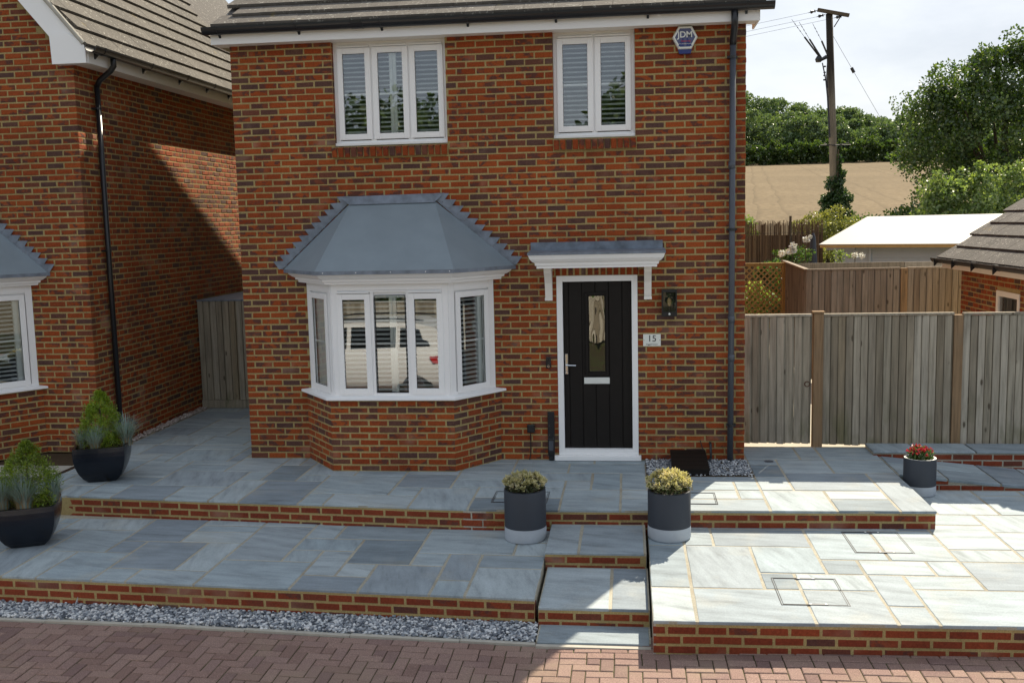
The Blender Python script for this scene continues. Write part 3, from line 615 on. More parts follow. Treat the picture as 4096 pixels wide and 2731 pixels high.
pl.sort(key=lambda r: (0 if in_view(r) else 1, ((r[0]+r[2])/2-4.2)**2*.2+(r[1]+.6)**2))
rs = random.Random(9); rest = MB()
for i, r in enumerate(pl):
    if i < 300:
        bm = MB(); paver_bm(bm, *r, 0, rs); bm.build('paving_block', 'paver', dr)
    else: paver_bm(rest, *r, rs.random(), rs)
rest.build('block_paving', 'paver', dr, kind='stuff')
s = -3.0
while s < 3.9:                                             # concrete edging between gravel and blocks
    e = min(s+.9, 3.9); y0, y1 = edge_y(s), edge_y(e)
    q_ = [(s+.003, y0+.004), (e-.003, y1+.004), (e-.003, y1+.05), (s+.003, y0+.05)]
    bm = MB(); zt = zd((s+e)/2); bm.prism(q_, -.6, zt+.012); bm.build('edging_strip', 'concrete', dr); s = e
bm = MB(); bm.box(3.905, -4.285, -.6, 4.785, -4.242, zd(4.3)+.010); bm.build('edging_strip', 'concrete', dr)
# --- gravel
def gravel(name, n, sampler, size, material, label=None, flat=.6):
    ph = (1+5**.5)/2; ico = np.array([(-1, ph, 0), (1, ph, 0), (-1, -ph, 0), (1, -ph, 0), (0, -1, ph), (0, 1, ph), (0, -1, -ph), (0, 1, -ph), (ph, 0, -1), (ph, 0, 1), (-ph, 0, -1), (-ph, 0, 1)])/1.9
    fc = np.array([(0, 11, 5), (0, 5, 1), (0, 1, 7), (0, 7, 10), (0, 10, 11), (1, 5, 9), (5, 11, 4), (11, 10, 2), (10, 7, 6), (7, 1, 8), (3, 9, 4), (3, 4, 2), (3, 2, 6), (3, 6, 8), (3, 8, 9), (4, 9, 5), (2, 4, 11), (6, 2, 10), (8, 6, 7), (9, 8, 1)])
    P = np.array([sampler() for _ in range(n)])
    V = ico[None]*np.random.uniform(.75, 1.25, (n, 12, 1)); sc = size*np.random.uniform(.55, 1.2, (n, 1, 1))*np.array([1, 1, flat])[None, None]*np.random.uniform(.75, 1.3, (n, 1, 3))
    V = V*sc; a = np.random.uniform(0, 6.28, n); ca, sa = np.cos(a), np.sin(a); ti = np.random.normal(0, .35, n)
    x = V[:, :, 0]*ca[:, None]-V[:, :, 1]*sa[:, None]; y = V[:, :, 0]*sa[:, None]+V[:, :, 1]*ca[:, None]; z = V[:, :, 2]+x*np.tan(ti)[:, None]*.5
    V = np.stack([x, y, z], 2)+P[:, None]
    F = (fc[None]+12*np.arange(n)[:, None, None]).reshape(-1, 3)
    return obj(name, np_mesh(name, V.reshape(-1, 3), F, np.repeat(np.random.rand(n), 20), material), None, kind='stuff', label=label)
def gs():
    x = random.uniform(-2.0, 3.885); y1 = yfl(x)+.02; y0 = edge_y(x)+.055; return (x, random.uniform(y0, y1), zd(x)+.012+random.uniform(-.010, .02))
gravel('gravel', 12000, gs, .0155, 'stone')
gravel('gravel', 2800, lambda: (random.uniform(4.82, 5.97), random.uniform(-.73, -.02), .006+random.uniform(0, .018)), .012, 'stone')
gravel('gravel', 700, lambda: (random.uniform(-2.12, -1.99), random.uniform(.2, 3.3), .005+random.uniform(0, .02)), .019, 'pinkstone')
b = MB(); b.box(4.81, -.745, -.02, 5.98, -.01, .007); b.build('gravel_bed', 'soil', kind='structure')

# pale slab and soil in front of the neighbouring house
b = MB(); b.box(-7.5, -1.55, -.45, -2.02, .27, -.02); npth = b.build('neighbour_front_bed', 'soil', kind='structure')
b = MB(); b.cbox(-3.6, -.93, -.02, -2.06, -.455, .004, .003); b.build('paving_slab', 'concrete', npth)
b = MB(); b.prism([(-2.055, -1.4), (-2.0, -1.4), (-2.0, -.2), (-2.055, -.2)], -.3, .002); b.build('dark_strip', 'blackplastic', npth)  # narrow dark strip along the right edge of the bed
b = MB(); b.box(-7.5, -3.6, -.5, -3.2, -1.56, ZLL-.03); b.build('neighbour_ground', 'garden', kind='structure')

b = MB(); xs = np.linspace(-3, 3.89, 12); b.loft([[(x, edge_y(x)+.052, zd(x)+.010) for x in xs], [(x, yfl(x)+.03, zd(x)+.010) for x in xs]]); b.build('gravel_bed', 'stonebed', kind='structure')

# darker brick mortar behind the risers, under the slab edges
def riser_mortar(parent, x0, x1, yfun, zb, zt):
    xs = np.linspace(x0, x1, 24); b = MB(); b.loft([[(x, yfun(x)+.0105, zb) for x in xs], [(x, yfun(x)+.0105, zt) for x in xs]]); b.build('riser_mortar', 'mortar', parent)
riser_mortar(up_t, -2.1, 7.5, yfu, -.3, -.024); riser_mortar(lo_t, -3.2, 3.86, yfl, -.55, ZLL-.024); riser_mortar(ri_t, 4.82, 12.4, yfr, -.5, ZL-.024)
riser_mortar(st, 3.892, 4.78, lambda x: -3.89, -.45, -.298); riser_mortar(st, 3.87, 4.77, lambda x: -2.93, -.3, -.164)

# ================================================================== HOUSES
def frame_ring(name, parent, T, x0, z0, x1, z1, wd, y0, y1, m='white', wb=None):
    b = MB(); b.ring(x0, z0, x1, z1, wd, y0, y1, T, wb); return b.build(name, m, parent)
_slat = {}
def slats(win, T, x0, x1, z0, z1, y, ang=R(-10), pitch=.053):
    key = (round(x1-x0, 2), round(ang, 2))
    if key not in _slat:
        b = MB(); Lh = round(x1-x0, 2)/2; hw = .029
        b.add([(s*Lh, a*math.cos(ang), a*math.sin(ang)+t*math.cos(ang)) for s in (-1, 1) for (a, t) in ((-hw, 0), (-hw*.5, .004), (hw*.5, .004), (hw, 0), (hw*.5, -.004), (-hw*.5, -.004))],
              [(0, 1, 2, 3, 4, 5), (11, 10, 9, 8, 7, 6)]+[(i, 6+i, 6+(i+1) % 6, (i+1) % 6) for i in range(6)])
        _slat[key] = b.mesh('slat', 'shutter')
    z = z0+pitch*.6
    while z < z1-.02:
        obj('slat', _slat[key], win, M=T @ Matrix.Translation(((x0+x1)/2, y, z))); z += pitch
def light(win, T, sx0, sz0, sx1, sz1, y, sw=.064, bar=None, sash=True, shutter=1, vent=False, ang=R(27)):
    """one light of a window: sash, pane, glazing bar, shutter"""
    if sash: frame_ring('sash', win, T, sx0, sz0, sx1, sz1, sw, y-.016, y+.03)
    px0, px1, pz0, pz1 = sx0+sw-.004, sx1-sw+.004, sz0+sw-.004, sz1-sw+.004
    b = MB(); b.add([T @ Vector(p) for p in ((px0, y+.008, pz0), (px1, y+.008, pz0), (px1, y+.008, pz1), (px0, y+.008, pz1))], [(0, 1, 2, 3)]); b.build('pane', 'glass', win)
    g_ = .008; b = MB(); b.ring(px0, pz0, px1, pz1, g_, y+.002, y+.007, T); b.build('gasket', 'blackplastic', win)
    if bar:
        b = MB(); b.box(px0, y+.0095, bar-.011, px1, y+.016, bar+.011, 0, T); b.build('glazing_bar', 'white', win)
    if vent:
        b = MB(); b.cbox(sx0+.01, y-.03, sz1+.006, sx1-.01, y-.001, sz1+.024, .003, 0, T); b.build('trickle_vent', 'white', win)
    ys = y+.06
    if shutter == 1: slats(win, T, px0-.02, px1+.02, pz0, pz1, ys, ang)
    elif shutter == 2:                                        # two leaves meeting in the middle
        c = (px0+px1)/2+.02; q_ = .042
        slats(win, T, px0-.03, c-q_, pz0, pz1, ys, ang); slats(win, T, c+q_, px1+.03, pz0, pz1, ys, ang)
        for s in (-1, 1):
            b = MB(); b.cbox(min(c, c+s*q_)+.001, ys-.016, pz0-.03, max(c, c+s*q_)-.001, ys+.016, pz1+.03, .002, 0, T); b.build('shutter_stile', 'shutter', win)
    elif shutter == 3:
        slats(win, T, px0-.03, px1-.075, pz0, pz1, ys, ang)
        b = MB(); b.cbox(px1-.07, ys-.016, pz0-.03, px1+.03, ys+.016, pz1+.03, .002, 0, T); b.build('shutter_stile', 'shutter', win)
    elif shutter == 4:
        b = MB(); b.box(px0-.03, ys-.01, pz0-.03, px1+.03, ys, pz1+.03, 0, T); b.build('blind', 'cream', win)
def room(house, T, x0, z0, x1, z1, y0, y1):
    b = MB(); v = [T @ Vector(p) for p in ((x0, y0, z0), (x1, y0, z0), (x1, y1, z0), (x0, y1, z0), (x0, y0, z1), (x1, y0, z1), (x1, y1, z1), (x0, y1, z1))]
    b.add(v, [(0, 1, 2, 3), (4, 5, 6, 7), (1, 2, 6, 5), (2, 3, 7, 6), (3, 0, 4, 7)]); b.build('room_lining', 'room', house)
def offset_line(pts, e):
    """offset the bay outline (left wall end, two corners, right wall end) outwards by e; ends stay on the wall line"""
    P = [Vector((p[0], p[1])) for p in pts]; yw = pts[0][1]; lines = []
    for a, c in zip(P[:-1], P[1:]):
        d = (c-a).normalized(); n = Vector((d.y, -d.x)); lines.append((a+n*e, d))
    def inter(l1, l2):
        (p, d), (q_, f) = l1, l2; det = d.x*-f.y+f.x*d.y; t = ((q_.x-p.x)*-f.y+f.x*(q_.y-p.y))/det; return p+d*t
    wallL = (Vector((0, yw)), Vector((1, 0)))
    return [inter(lines[0], wallL), inter(lines[0], lines[1]), inter(lines[1], lines[2]), inter(lines[2], wallL)]
def cornice(b, pts, prof):
    loops = []
    for (e, z) in prof: loops.append([(p.x, p.y, z) for p in offset_line(pts, e)])
    b.loft(loops)
def make_bay(house, bricks, ox, oy, label, blind=False):
    base = [(.745+ox, oy), (1.22+ox, -.61+oy), (2.66+ox, -.61+oy), (3.115+ox, oy)]
    fr = [(.80+ox, oy), (1.262+ox, -.575+oy), (2.628+ox, -.575+oy), (3.06+ox, oy)]
    b = MB(); inn = offset_line(base, -.004)
    b.loft([[(p.x, p.y, 0) for p in inn], [(p.x, p.y, .84) for p in inn]]); b.build('bay_mortar', 'mortar', house)
    for i, (a, c) in enumerate(zip(base[:-1], base[1:])):
        d = Vector((c[0]-a[0], c[1]-a[1])); Lw = d.length
        bricks.wall((a[0], a[1]), d/Lw, [s for s in wall_spans(Lw, 0, 11, half=lambda k, i=i: (k+i) % 2 == 1)])
    win = MB()
    win.loft([[(p.x, p.y, z) for p in offset_line(fr, -.03)] for z in (2.0, 2.18)]); bay = win.build('bay_window', 'white', house, label=label)
    b = MB(); so = offset_line(base, .055); si = offset_line(base, -.1)
    b.loft([[(p.x, p.y, z) for p in l] for l, z in ((si, .836), (so, .836), (so, .858), (offset_line(base, .05), .864), (si, .882))]); b.build('sill', 'white', bay)
    zb, zt = .872, 2.155
    for i, (a, c) in enumerate(zip(fr[:-1], fr[1:])):
        d = Vector((c[0]-a[0], c[1]-a[1])); Lw = d.length; T = TR((a[0], a[1], 0), math.atan2(d.y, d.x))
        frame_ring('frame', bay, T, .012 if i == 1 else .0, zb, Lw-(.012 if i == 1 else 0), zt, .07 if i == 1 else .085, 0, .06, wb=.035)
        # head board above the lights
        bb = MB(); bb.cbox(.072 if i == 1 else .087, .004, 2.06, Lw-(.072 if i == 1 else .087), .05, zt-.072, .002, 0, T); bb.build('head_board', 'white', bay)
        if i == 1:
            for (x0, x1, sw, sh, vt) in ((1.335, 1.725, .066, 1, True), (1.76, 2.145, .02, 2, False), (2.168, 2.555, .066, 1, True)):
                light(bay, T, x0-1.262, .895, x1-1.262, 2.045, 0, sw, 1.475, sash=sw > .03, shutter=sh, vent=vt, ang=R(20))
            bb = MB()
            for xm in (1.742, 2.156): bb.cbox(xm-1.262-.018, .002, .9, xm-1.262+.018, .05, 2.06, .002, 0, T)
            bb.build('mullion', 'white', bay)
        else:
            s0, s1 = (.10, Lw-.10)
            light(bay, T, s0, .895, s1, 2.045, 0, .066, 1.475, shutter=4 if (i == 0) else 3, vent=False, ang=R(20))
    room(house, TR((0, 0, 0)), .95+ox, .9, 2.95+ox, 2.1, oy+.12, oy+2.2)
    # cornice and lead-grey roof
    b = MB(); cornice(b, fr, [(.0, 2.155), (.075, 2.158), (.08, 2.185), (.105, 2.19), (.11, 2.215), (.135, 2.225), (.165, 2.25), (.185, 2.285), (.19, 2.30), (0, 2.302)]); b.build('cornice', 'white', bay)
    e = offset_line(fr, .215); eb = offset_line(fr, .21)
    tl, tr_ = (1.387+ox, oy-.03, 3.075), (2.399+ox, oy-.03, 3.08)
    b = MB()
    el = [(p.x, p.y, 2.315) for p in e]; elb = [(p.x, p.y, 2.272) for p in e]
    b.add([el[0], el[1], tl], [(0, 1, 2)]); b.add([el[1], el[2], tr_, tl], [(0, 1, 2, 3)]); b.add([el[2], el[3], tr_], [(0, 1, 2)])
    roof = b.build('bay_roof', 'roofgrey', house)
    b = MB(); b.loft([elb, el]); b.loft([elb, [(p.x, p.y, 2.272) for p in offset_line(fr, .18)]]); b.build('drip_edge', 'lead', roof)
    for t in (.06, .3, .55, .8, .97):
        x = el[1][0]+(el[2][0]-el[1][0])*t; b = MB(); b.lathe([(.006, 0), (.006, .003), (.001, .005)], (0, 0, 0), 8); me = b.mesh('screw', 'white'); obj('screw', me, roof, M=Matrix.Translation((x, el[1][1]-.001, 2.295)) @ Matrix.Rotation(R(90), 4, 'X'))
    # lead: apron at the top and stepped flashings up both slopes
    b = MB(); y = oy-.012
    b.add([(1.255+ox, y, 3.15), (2.51+ox, y, 3.165), (2.40+ox, y-.055, 3.062), (1.385+ox, y-.055, 3.057), (1.255+ox, y+.01, 3.155), (2.51+ox, y+.01, 3.17)], [(3, 2, 1, 0), (0, 1, 5, 4)]); b.build('lead_apron', 'lead', roof)
    for sgn in (-1, 1):
        if sgn < 0: A0, A1, E0 = Vector((.50+ox, 2.325)), Vector((1.36+ox, 3.10)), Vector((.43+ox, 2.404))
        else: A0, A1, E0 = Vector((3.31+ox, 2.325)), Vector((2.425+ox, 3.10)), Vector((3.387+ox, 2.412))
        dirv = (A1-A0).normalized(); nrm = Vector((-dirv.y, dirv.x)) if sgn < 0 else Vector((dirv.y, -dirv.x))
        b = MB(); q_ = [A0-nrm*.02, A1-nrm*.02, A1+nrm*.012, A0+nrm*.012]
        b.prism([(p.x, p.y) for p in q_], y-.007, y+.01, 'y'); b.build('lead_soaker', 'lead', roof)
        for k in range(11):
            tp = E0+Vector(((.0815 if sgn < 0 else -.084)*k, .0745*k)); s = -sgn
            poly = [(tp.x-s*.022, tp.y+.006), (tp.x+s*.125, tp.y+.012), (tp.x+s*.15, tp.y-.055), (tp.x+s*.05, tp.y-.092)]
            if sgn > 0: poly = poly[::-1]
            yy = y-.010-(.002 if k % 2 else 0); b = MB(); n_ = len(poly)
            b.prism(poly, yy, yy+.003, 'y'); b.build('lead_step', 'lead', roof)
    return bay
def gutter_mesh(Lg, rad=.078):
    b = MB(); n = 12; o = []
    prof = [(rad*math.cos(t), rad*math.sin(t)) for t in [math.pi+math.pi*k/n for k in range(n+1)]]; inn = [(p[0]*.93, p[1]*.93) for p in prof][::-1]
    return b.prism(prof+inn, 0, Lg, 'x')
def bracket_mesh():
    b = MB(); pr = [(.083*math.cos(t), .083*math.sin(t)) for t in [math.pi+math.pi*k/8 for k in range(9)]]
    b.prism(pr+[(.081, .006), (-.081, .006)], -.012, .012, 'x'); b.prism([(.02, -.06), (.085, -.125), (.095, -.02)], -.013, .013, 'x'); return b
BRK = bracket_mesh().mesh('bracket', 'blackplastic')
def tile_mesh(key, wd=.33, ln=.40, th=.03):
    b = MB(); h = wd/2-.0025; c = .004
    # local: x across, y up the slope, z out of the roof; front edge at y=0 slightly rounded and lifted
    v = [(-h, 0, th*.6), (h, 0, th*.6), (h, .006, th*1.35), (-h, .006, th*1.35), (-h, ln, th*.3), (h, ln, th*.3), (-h, 0, -.002), (h, 0, -.002), (-h, ln, -.002), (h, ln, -.002)]
    b.add(v, [(0, 1, 2, 3), (3, 2, 5, 4), (6, 7, 1, 0), (0, 3, 4, 8, 6), (1, 7, 9, 5, 2)]); return b.mesh('roof_tile', key)
def lay_tiles(roof, me, origin, ux, uy, n_cols, n_rows, wd=.33, gauge=.31, limit_rows=None, seed=1, tilt=.032):
    ux, uy = Vector(ux).normalized(), Vector(uy).normalized(); uz = ux.cross(uy); rs = random.Random(seed); rest = []
    for r in range(n_rows):
        for c in range(-1, n_cols+1):
            off = (.5 if r % 2 else 0)*wd
            cx = c*wd+off+wd/2
            if cx < 0.02 or cx > n_cols*wd-.02: continue
            Mx = Matrix((ux, uy, uz)).transposed().to_4x4(); Mx.translation = Vector(origin)+ux*cx+uy*(r*gauge)+uz*(rs.uniform(0, .003)+.012)
            Mx = Mx @ Matrix.Rotation(-tilt, 4, 'X') @ Matrix.Rotation(rs.uniform(-.004, .004), 4, 'Z')
            if limit_rows is None or r < limit_rows: obj('roof_tile', me, roof, M=Mx)
            else: rest.append(Mx)
    if rest:
        V = []; F = []; Q = []; o = 0
        for Mx in rest:
            vs = [Mx @ v.co for v in me.vertices]; V += [tuple(v) for v in vs]; F += [tuple(i+o for i in p.vertices) for p in me.polygons]; o += len(vs); Q += [rs.random()]*len(me.polygons)
        m2 = bpy.data.meshes.new('roof_tiles'); m2.from_pydata(V, [], F); a = m2.attributes.new('rnd', 'FLOAT', 'FACE'); a.data.foreach_set('value', Q); m2.materials.append(me.materials[0]); obj('roof_tiles', m2, roof, kind='stuff')

# ------------------------------------------------------------------ main house
HW = 5.9525; RIDGE_Y, SL = 6.27, .6
house = thing('brick_house', 'detached red brick house with black front door, white bay window and number plate 15', 'house', (HW/2, 0, 0))
holes = [(1.225, 2.565, 3.735, 4.95), (3.80, 4.725, 3.745, 4.95), (3.80, 4.735, .0, 2.18), (.95, 2.90, .9, 2.1)]
b = MB(); holed_sheet(b, .003, 0, HW-.003, 4.96, .004, holes)
zr = 5.10+SL*(RIDGE_Y+.2)-.06
for x in (.006, HW-.004):
    b.add([(x, .009, 0), (x, 12.4, 0), (x, 12.4, 5.05), (x, RIDGE_Y, zr), (x, .009, 5.05)], [(0, 1, 2, 3, 4)])
b.add([(0, 12.4, 0), (HW, 12.4, 0), (HW, 12.4, 5.05), (0, 12.4, 5.05)], [(0, 1, 2, 3)])
b.build('wall', 'mortar', house)
mb = BrickSet()
ops = [(1.225, 2.565, 3.74, 5.2), (3.80, 4.725, 3.74, 5.2), (1.185, 2.575, 3.60, 3.74), (3.79, 4.74, 3.60, 3.74), (3.80, 4.735, -.1, 2.18), (3.78, 4.755, 2.18, 2.40), (.80, 3.06, -.1, 2.35), (1.45, 2.34, 2.3, 3.0), (1.0, 2.8, 2.3, 2.6)]
mb.wall((0, 0), (1, 0), [s for s in wall_spans(HW, 0, 66, ops, end=lambda k: 0 if k % 2 else .1125)])
mb.wall((HW, 0), (0, 1), [q for q in wall_spans(12.3, 0, 116, start=lambda k: .1125 if k % 2 else 0, half=lambda k: False) if q[2]+.1 < 5.05+SL*min(max(q[0], 0), 2*RIDGE_Y-q[1])])
x = 3.785+.0325
while x < 4.74: mb.one(.059, .208, BR_D, TR((x, 0, 2.183), 0)); x += PX/3     # soldier course over the door
bay = None
make_bay(house, mb, 0, 0, None)
for (xa, xb, za) in ((1.19, 2.57, 3.605), (3.795, 4.735, 3.612)):            # rowlock sills, tilted to shed water
    n = int(round((xb-xa)/PZ)); st_ = (xb-xa)/n
    for k in range(n): mb.one(.0625, .105, .17, TR((xa+st_*(k+.5), -.045, za+.005), 0) @ Matrix.Rotation(R(11), 4, 'X'))
    b = MB(); b.box(xa+.002, -.034, za+.004, xb-.002, .1, za+.10, 0); b.build('sill_mortar', 'mortar', house)
mb.make(house, 300, 1, key=lambda it: (it[3].translation-CAM).length-it[0]*8+(9 if it[3].translation.x > HW-.001 else 0))
# airbrick
b = MB(); b.box(2.0, -.612, .012, 2.215, -.602, .073)
for k in range(9): b.box(2.006+k*.0235, -.6165, .014, 2.018+k*.0235, -.612, .071)
b.build('airbrick', 'brick', house)
# upper windows
T0 = TR((0, 0, 0)); YW = .07
def upper_window(x0, x1, z0, z1, lights, bars, sh):
    b = MB(); b.ring(x0, z0, x1, z1, .055, YW, YW+.07, T0, .05); win = b.build('window', 'white', house)
    b = MB(); b.cbox(x0-.004, YW-.045, z0-.012, x1+.004, YW+.03, z0+.022, .004); b.build('sill', 'white', win)
    for i, (a, c) in enumerate(lights):
        light(win, T0, a, z0+.06, c, z1-.085, YW, .066, bars, shutter=sh[i], vent=True)
    for (a, c) in zip(lights[:-1], lights[1:]):
        b = MB(); m = (a[1]+c[0])/2; b.box(m-.03, YW+.004, z0+.05, m+.03, YW+.06, z1-.05); b.build('mullion', 'white', win)
    b = MB(); b.box(x0+.055, YW+.002, z1-.085, x1-.055, YW+.05, z1-.055); b.build('head_board', 'white', win)
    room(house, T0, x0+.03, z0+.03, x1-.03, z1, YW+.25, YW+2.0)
upper_window(1.225, 2.565, 3.755, 4.95, [(1.27, 1.668), (1.688, 2.112), (2.13, 2.528)], 4.335, (1, 2, 1))
upper_window(3.80, 4.725, 3.762, 4.95, [(3.843, 4.256), (4.275, 4.682)], 4.35, (1, 1))
# front door
b = MB(); b.ring(3.80, .09, 4.735, 2.18, .068, -.012, .075, T0, .045); door = b.build('door_frame', 'white', house)
b = MB(); b.cbox(3.75, -.075, .005, 4.765, .07, .062, .006); b.cbox(3.80, -.02, .062, 4.735, .07, .092, .003); b.build('threshold', 'white', door)
b = MB(); b.box(3.868, .062, .135, 4.667, .10, 2.112); leaf = b.build('door_leaf', 'doorblack', house)
xs = [3.872, 3.935, 4.09, 4.245, 4.40, 4.555, 4.663]
gl = (4.165, 4.36, 1.045, 1.945)
for a, c in zip(xs[:-1], xs[1:]):
    segs = [(.138, 2.108)] if c <= gl[0]-.03 or a >= gl[1]+.03 else [(.138, gl[2]-.03), (gl[3]+.03, 2.108)]
    for (z0, z1) in segs:
        b = MB(); b.cbox(a+.003, .05, z0, c-.003, .0615, z1, .004); b.build('plank', 'doorblack', leaf)
b = MB(); b.ring(gl[0]-.035, gl[2]-.035, gl[1]+.035, gl[3]+.035, .03, .03, .062, T0); b.ring(gl[0]-.005, gl[2]-.005, gl[1]+.005, gl[3]+.005, .012, .04, .062, T0); b.build('glazing_bead', 'doorblack', leaf)
b = MB(); b.add([(gl[0], .052, gl[2]), (gl[1], .052, gl[2]), (gl[1], .052, gl[3]), (gl[0], .052, gl[3])], [(0, 1, 2, 3)]); b.build('pane', 'doorglass', leaf)
b = MB(); b.cbox(4.105, .036, .905, 4.405, .05, .98, .004); b.build('letter_plate', 'signwhite', leaf)
b = MB(); b.cbox(3.885, .034, 1.02, 3.918, .05, 1.262, .006); b.tube([(3.902, .034, 1.135), (3.902, -.01, 1.135), (3.93, -.018, 1.134), (4.015, -.016, 1.131)], .009, 8); b.lathe([(.011, 0), (.011, .006)], (3.902, .03, 1.05), 8); b.build('door_handle', 'chrome', leaf)
b = MB(); b.box(3.87, .05, .112, 4.665, .066, .136); b.build('weather_bar', 'blackplastic', leaf)
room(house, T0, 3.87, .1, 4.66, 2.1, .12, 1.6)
# canopy over the door
ca = MB(); cpts = [(3.595, 0), (3.596, -.29), (4.958, -.29), (4.959, 0)]
def rect_loop(e, z): return [(3.60-e, 0.0, z), (3.60-e, -.30-e, z), (4.953+e, -.30-e, z), (4.953+e, 0.0, z)]
ca.loft([rect_loop(e, z) for (e, z) in ((-.03, 2.283), (.0, 2.283), (.0, 2.312), (.018, 2.318), (.02, 2.345), (.045, 2.36), (.07, 2.39), (.085, 2.43), (.09, 2.442), (-.1, 2.443))]); ca.add(rect_loop(-.03, 2.283), [(0, 1, 2, 3)])
canopy = ca.build('door_canopy', 'white', house)
b = MB(); b.loft([rect_loop(.095, 2.436), rect_loop(.095, 2.462), [(p[0], p[1]*.06 if p[1] < 0 else p[1], 2.485) for p in rect_loop(.095, 0)]])
b.build('canopy_roof', 'lead', canopy)
b = MB(); b.box(3.51, -.02, 2.466, 5.025, -.003, 2.572); b.build('lead_upstand', 'lead', canopy)
for xb in (3.672, 4.812):
    prof = [(0, 1.908), (-.035, 1.908), (-.05, 1.93), (-.06, 2.0), (-.09, 2.10), (-.15, 2.18), (-.20, 2.225), (-.22, 2.28), (0, 2.28)]
    b = MB(); b.prism(prof, xb, xb+.082, 'x'); b.prism([(-.03, 1.904), (-.066, 1.904), (-.075, 1.935), (-.075, 1.9), (-.03, 1.9)], xb-.003, xb+.085, 'x'); b.build('bracket', 'cream', canopy)
# roof, fascia, gutter
RT = .10
ov = -.20
b = MB()
za = 5.095; zrd = za+SL*(RIDGE_Y-ov)
X0, X1 = -.10, HW+.17
for s in (1,):
    b.add([(X0, ov, za), (X1, ov, za), (X1, RIDGE_Y, zrd), (X0, RIDGE_Y, zrd), (X0, 2*RIDGE_Y-ov, za), (X1, 2*RIDGE_Y-ov, za),
           (X0, ov, za-.03), (X1, ov, za-.03), (X1, RIDGE_Y, zrd-.16), (X0, RIDGE_Y, zrd-.16), (X0, 2*RIDGE_Y-ov, za-.03), (X1, 2*RIDGE_Y-ov, za-.03)],
          [(0, 1, 2, 3), (3, 2, 5, 4), (9, 8, 7, 6), (10, 11, 8, 9), (6, 7, 1, 0), (4, 5, 11, 10), (0, 3, 9, 6), (3, 4, 10, 9), (1, 7, 8, 2), (2, 8, 11, 5)])
roof = b.build('roof', 'tiledark', house)
lay_tiles(roof, tile_mesh('tile'), (X0-.01, ov-.045, za+.0), (1, 0, 0), (0, 1, SL), 19, 21, limit_rows=6, seed=3, wd=(X1-X0+.02)/19)
FA = -.165
b = MB(); b.box(-.145, FA-.02, 4.925, HW+.125, FA, 5.13); fa = b.build('fascia', 'white', house)
b = MB(); b.box(-.12, FA+.0005, 4.93, HW+.10, .066, 4.95); b.build('soffit', 'cream', house)
for xe, xf in ((-.142, -.122), (HW+.102, HW+.122)):
    b = MB(); b.prism([(FA+.001, 4.926), (.35, 4.926), (.35, 5.36), (FA+.001, 5.06)], xe, xf, 'x'); b.build('box_end', 'white', house)
gm = gutter_mesh(6.42).mesh('gutter', 'blackplastic'); gut = obj('gutter', gm, house, M=Matrix.Translation((-.20, FA-.085, 5.10)))
for xg in (-.03, .915, 1.885, 2.87, 3.86, 4.87, 5.93): obj('bracket', BRK, gut, M=Matrix.Translation((.2, -(FA-.085), -5.10)).inverted().inverted() @ Matrix.Translation((xg, FA-.085, 5.10)))
for xg in (1.62,): b = MB(); b.prism([(.083*math.cos(t), .083*math.sin(t)) for t in [math.pi+math.pi*k/8 for k in range(9)]], xg-.07+.2, xg+.07+.2, 'x'); obj('joint_collar', b.mesh('joint_collar', 'blackplastic'), gut)
yd = -.075
b = MB(); b.tube([(5.80, FA-.085, 5.05), (5.80, FA-.085, 4.90), (5.80, FA-.07, 4.86), (5.80, yd-.015, 4.76), (5.80, yd, 4.70)], .038, 12); b.build('swan_neck', 'blackplastic', house, True)
b = MB(); b.tube([(5.80, yd, 4.72), (5.795, yd, 2.2), (5.783, yd, .02)], .034, 14); dp = b.build('downpipe', 'pipegrey', house, True)
for z in (4.55, 2.66, .42):
    b = MB(); b.tube([(5.795, yd, z), (5.795, yd, z+.03)], .042, 12); b.box(5.74, yd, z+.005, 5.85, yd+.075, z+.025); b.build('pipe_clip', 'blackplastic', dp)
for z in (3.35, 1.62, 1.18):
    b = MB(); b.tube([(5.792, yd, z), (5.792, yd, z+.08)], .0385, 12); b.build('pipe_socket', 'pipegrey', dp, True)
b = MB(); b.tube([(4.99+.0, FA-.02, 5.04), (4.99, FA-.07, 5.02)], .012, 8); b.build('overflow_pipe', 'white', house)

# ------------------------------------------------------------------ neighbouring house
NX, NY = -2.12, .28
nb = thing('brick_house', 'neighbouring red brick house with steep gable roof, beyond the side passage', 'house', (-4.4, .28, 0))
nbs = BrickSet(); NL = 20*PX-JG
nops = [(NX-NL, -2.88, 0, 0)]
bx0 = NX-NL
bops = [(-5.16-bx0, -2.905-bx0, -.1, 2.35), (-4.4-bx0, -3.55-bx0, 2.3, 3.0)]
sp = [s for s in wall_spans(NL, 0, 82, bops, end=lambda k: .1125 if k % 2 else 0) if True]
RSL = 1.2
def under_gable(s, z): return z < 4.78+max(0, (NX+.05-(bx0+s)))*RSL+.02
nbs.wall((bx0, NY), (1, 0), [s for s in sp if under_gable((s[0]+s[1])/2, s[2])])
nbs.wall((NX, NY), (0, 1), wall_spans(6.2, 0, 65, start=lambda k: 0 if k % 2 else .1125, half=lambda k: False))
make_bay(nb, nbs, -5.96, NY, None)
nbs.make(nb, 300, 5, key=lambda it: (it[3].translation-CAM).length-it[0]*8+(3 if it[3].translation.x < -3.3 else 0)+(2.0 if it[3].translation.y > 3.6 else 0))
b = MB(); nh = [(-5.0, -3.06, .9, 2.1)]
holed_sheet(b, bx0, 0, NX-.003, 4.9, NY+.004, nh)
b.add([(bx0, NY+.0042, 4.9), (NX-.003, NY+.0042, 4.9), (bx0, NY+.0042, 4.9+RSL*(NX-bx0))], [(0, 1, 2)])
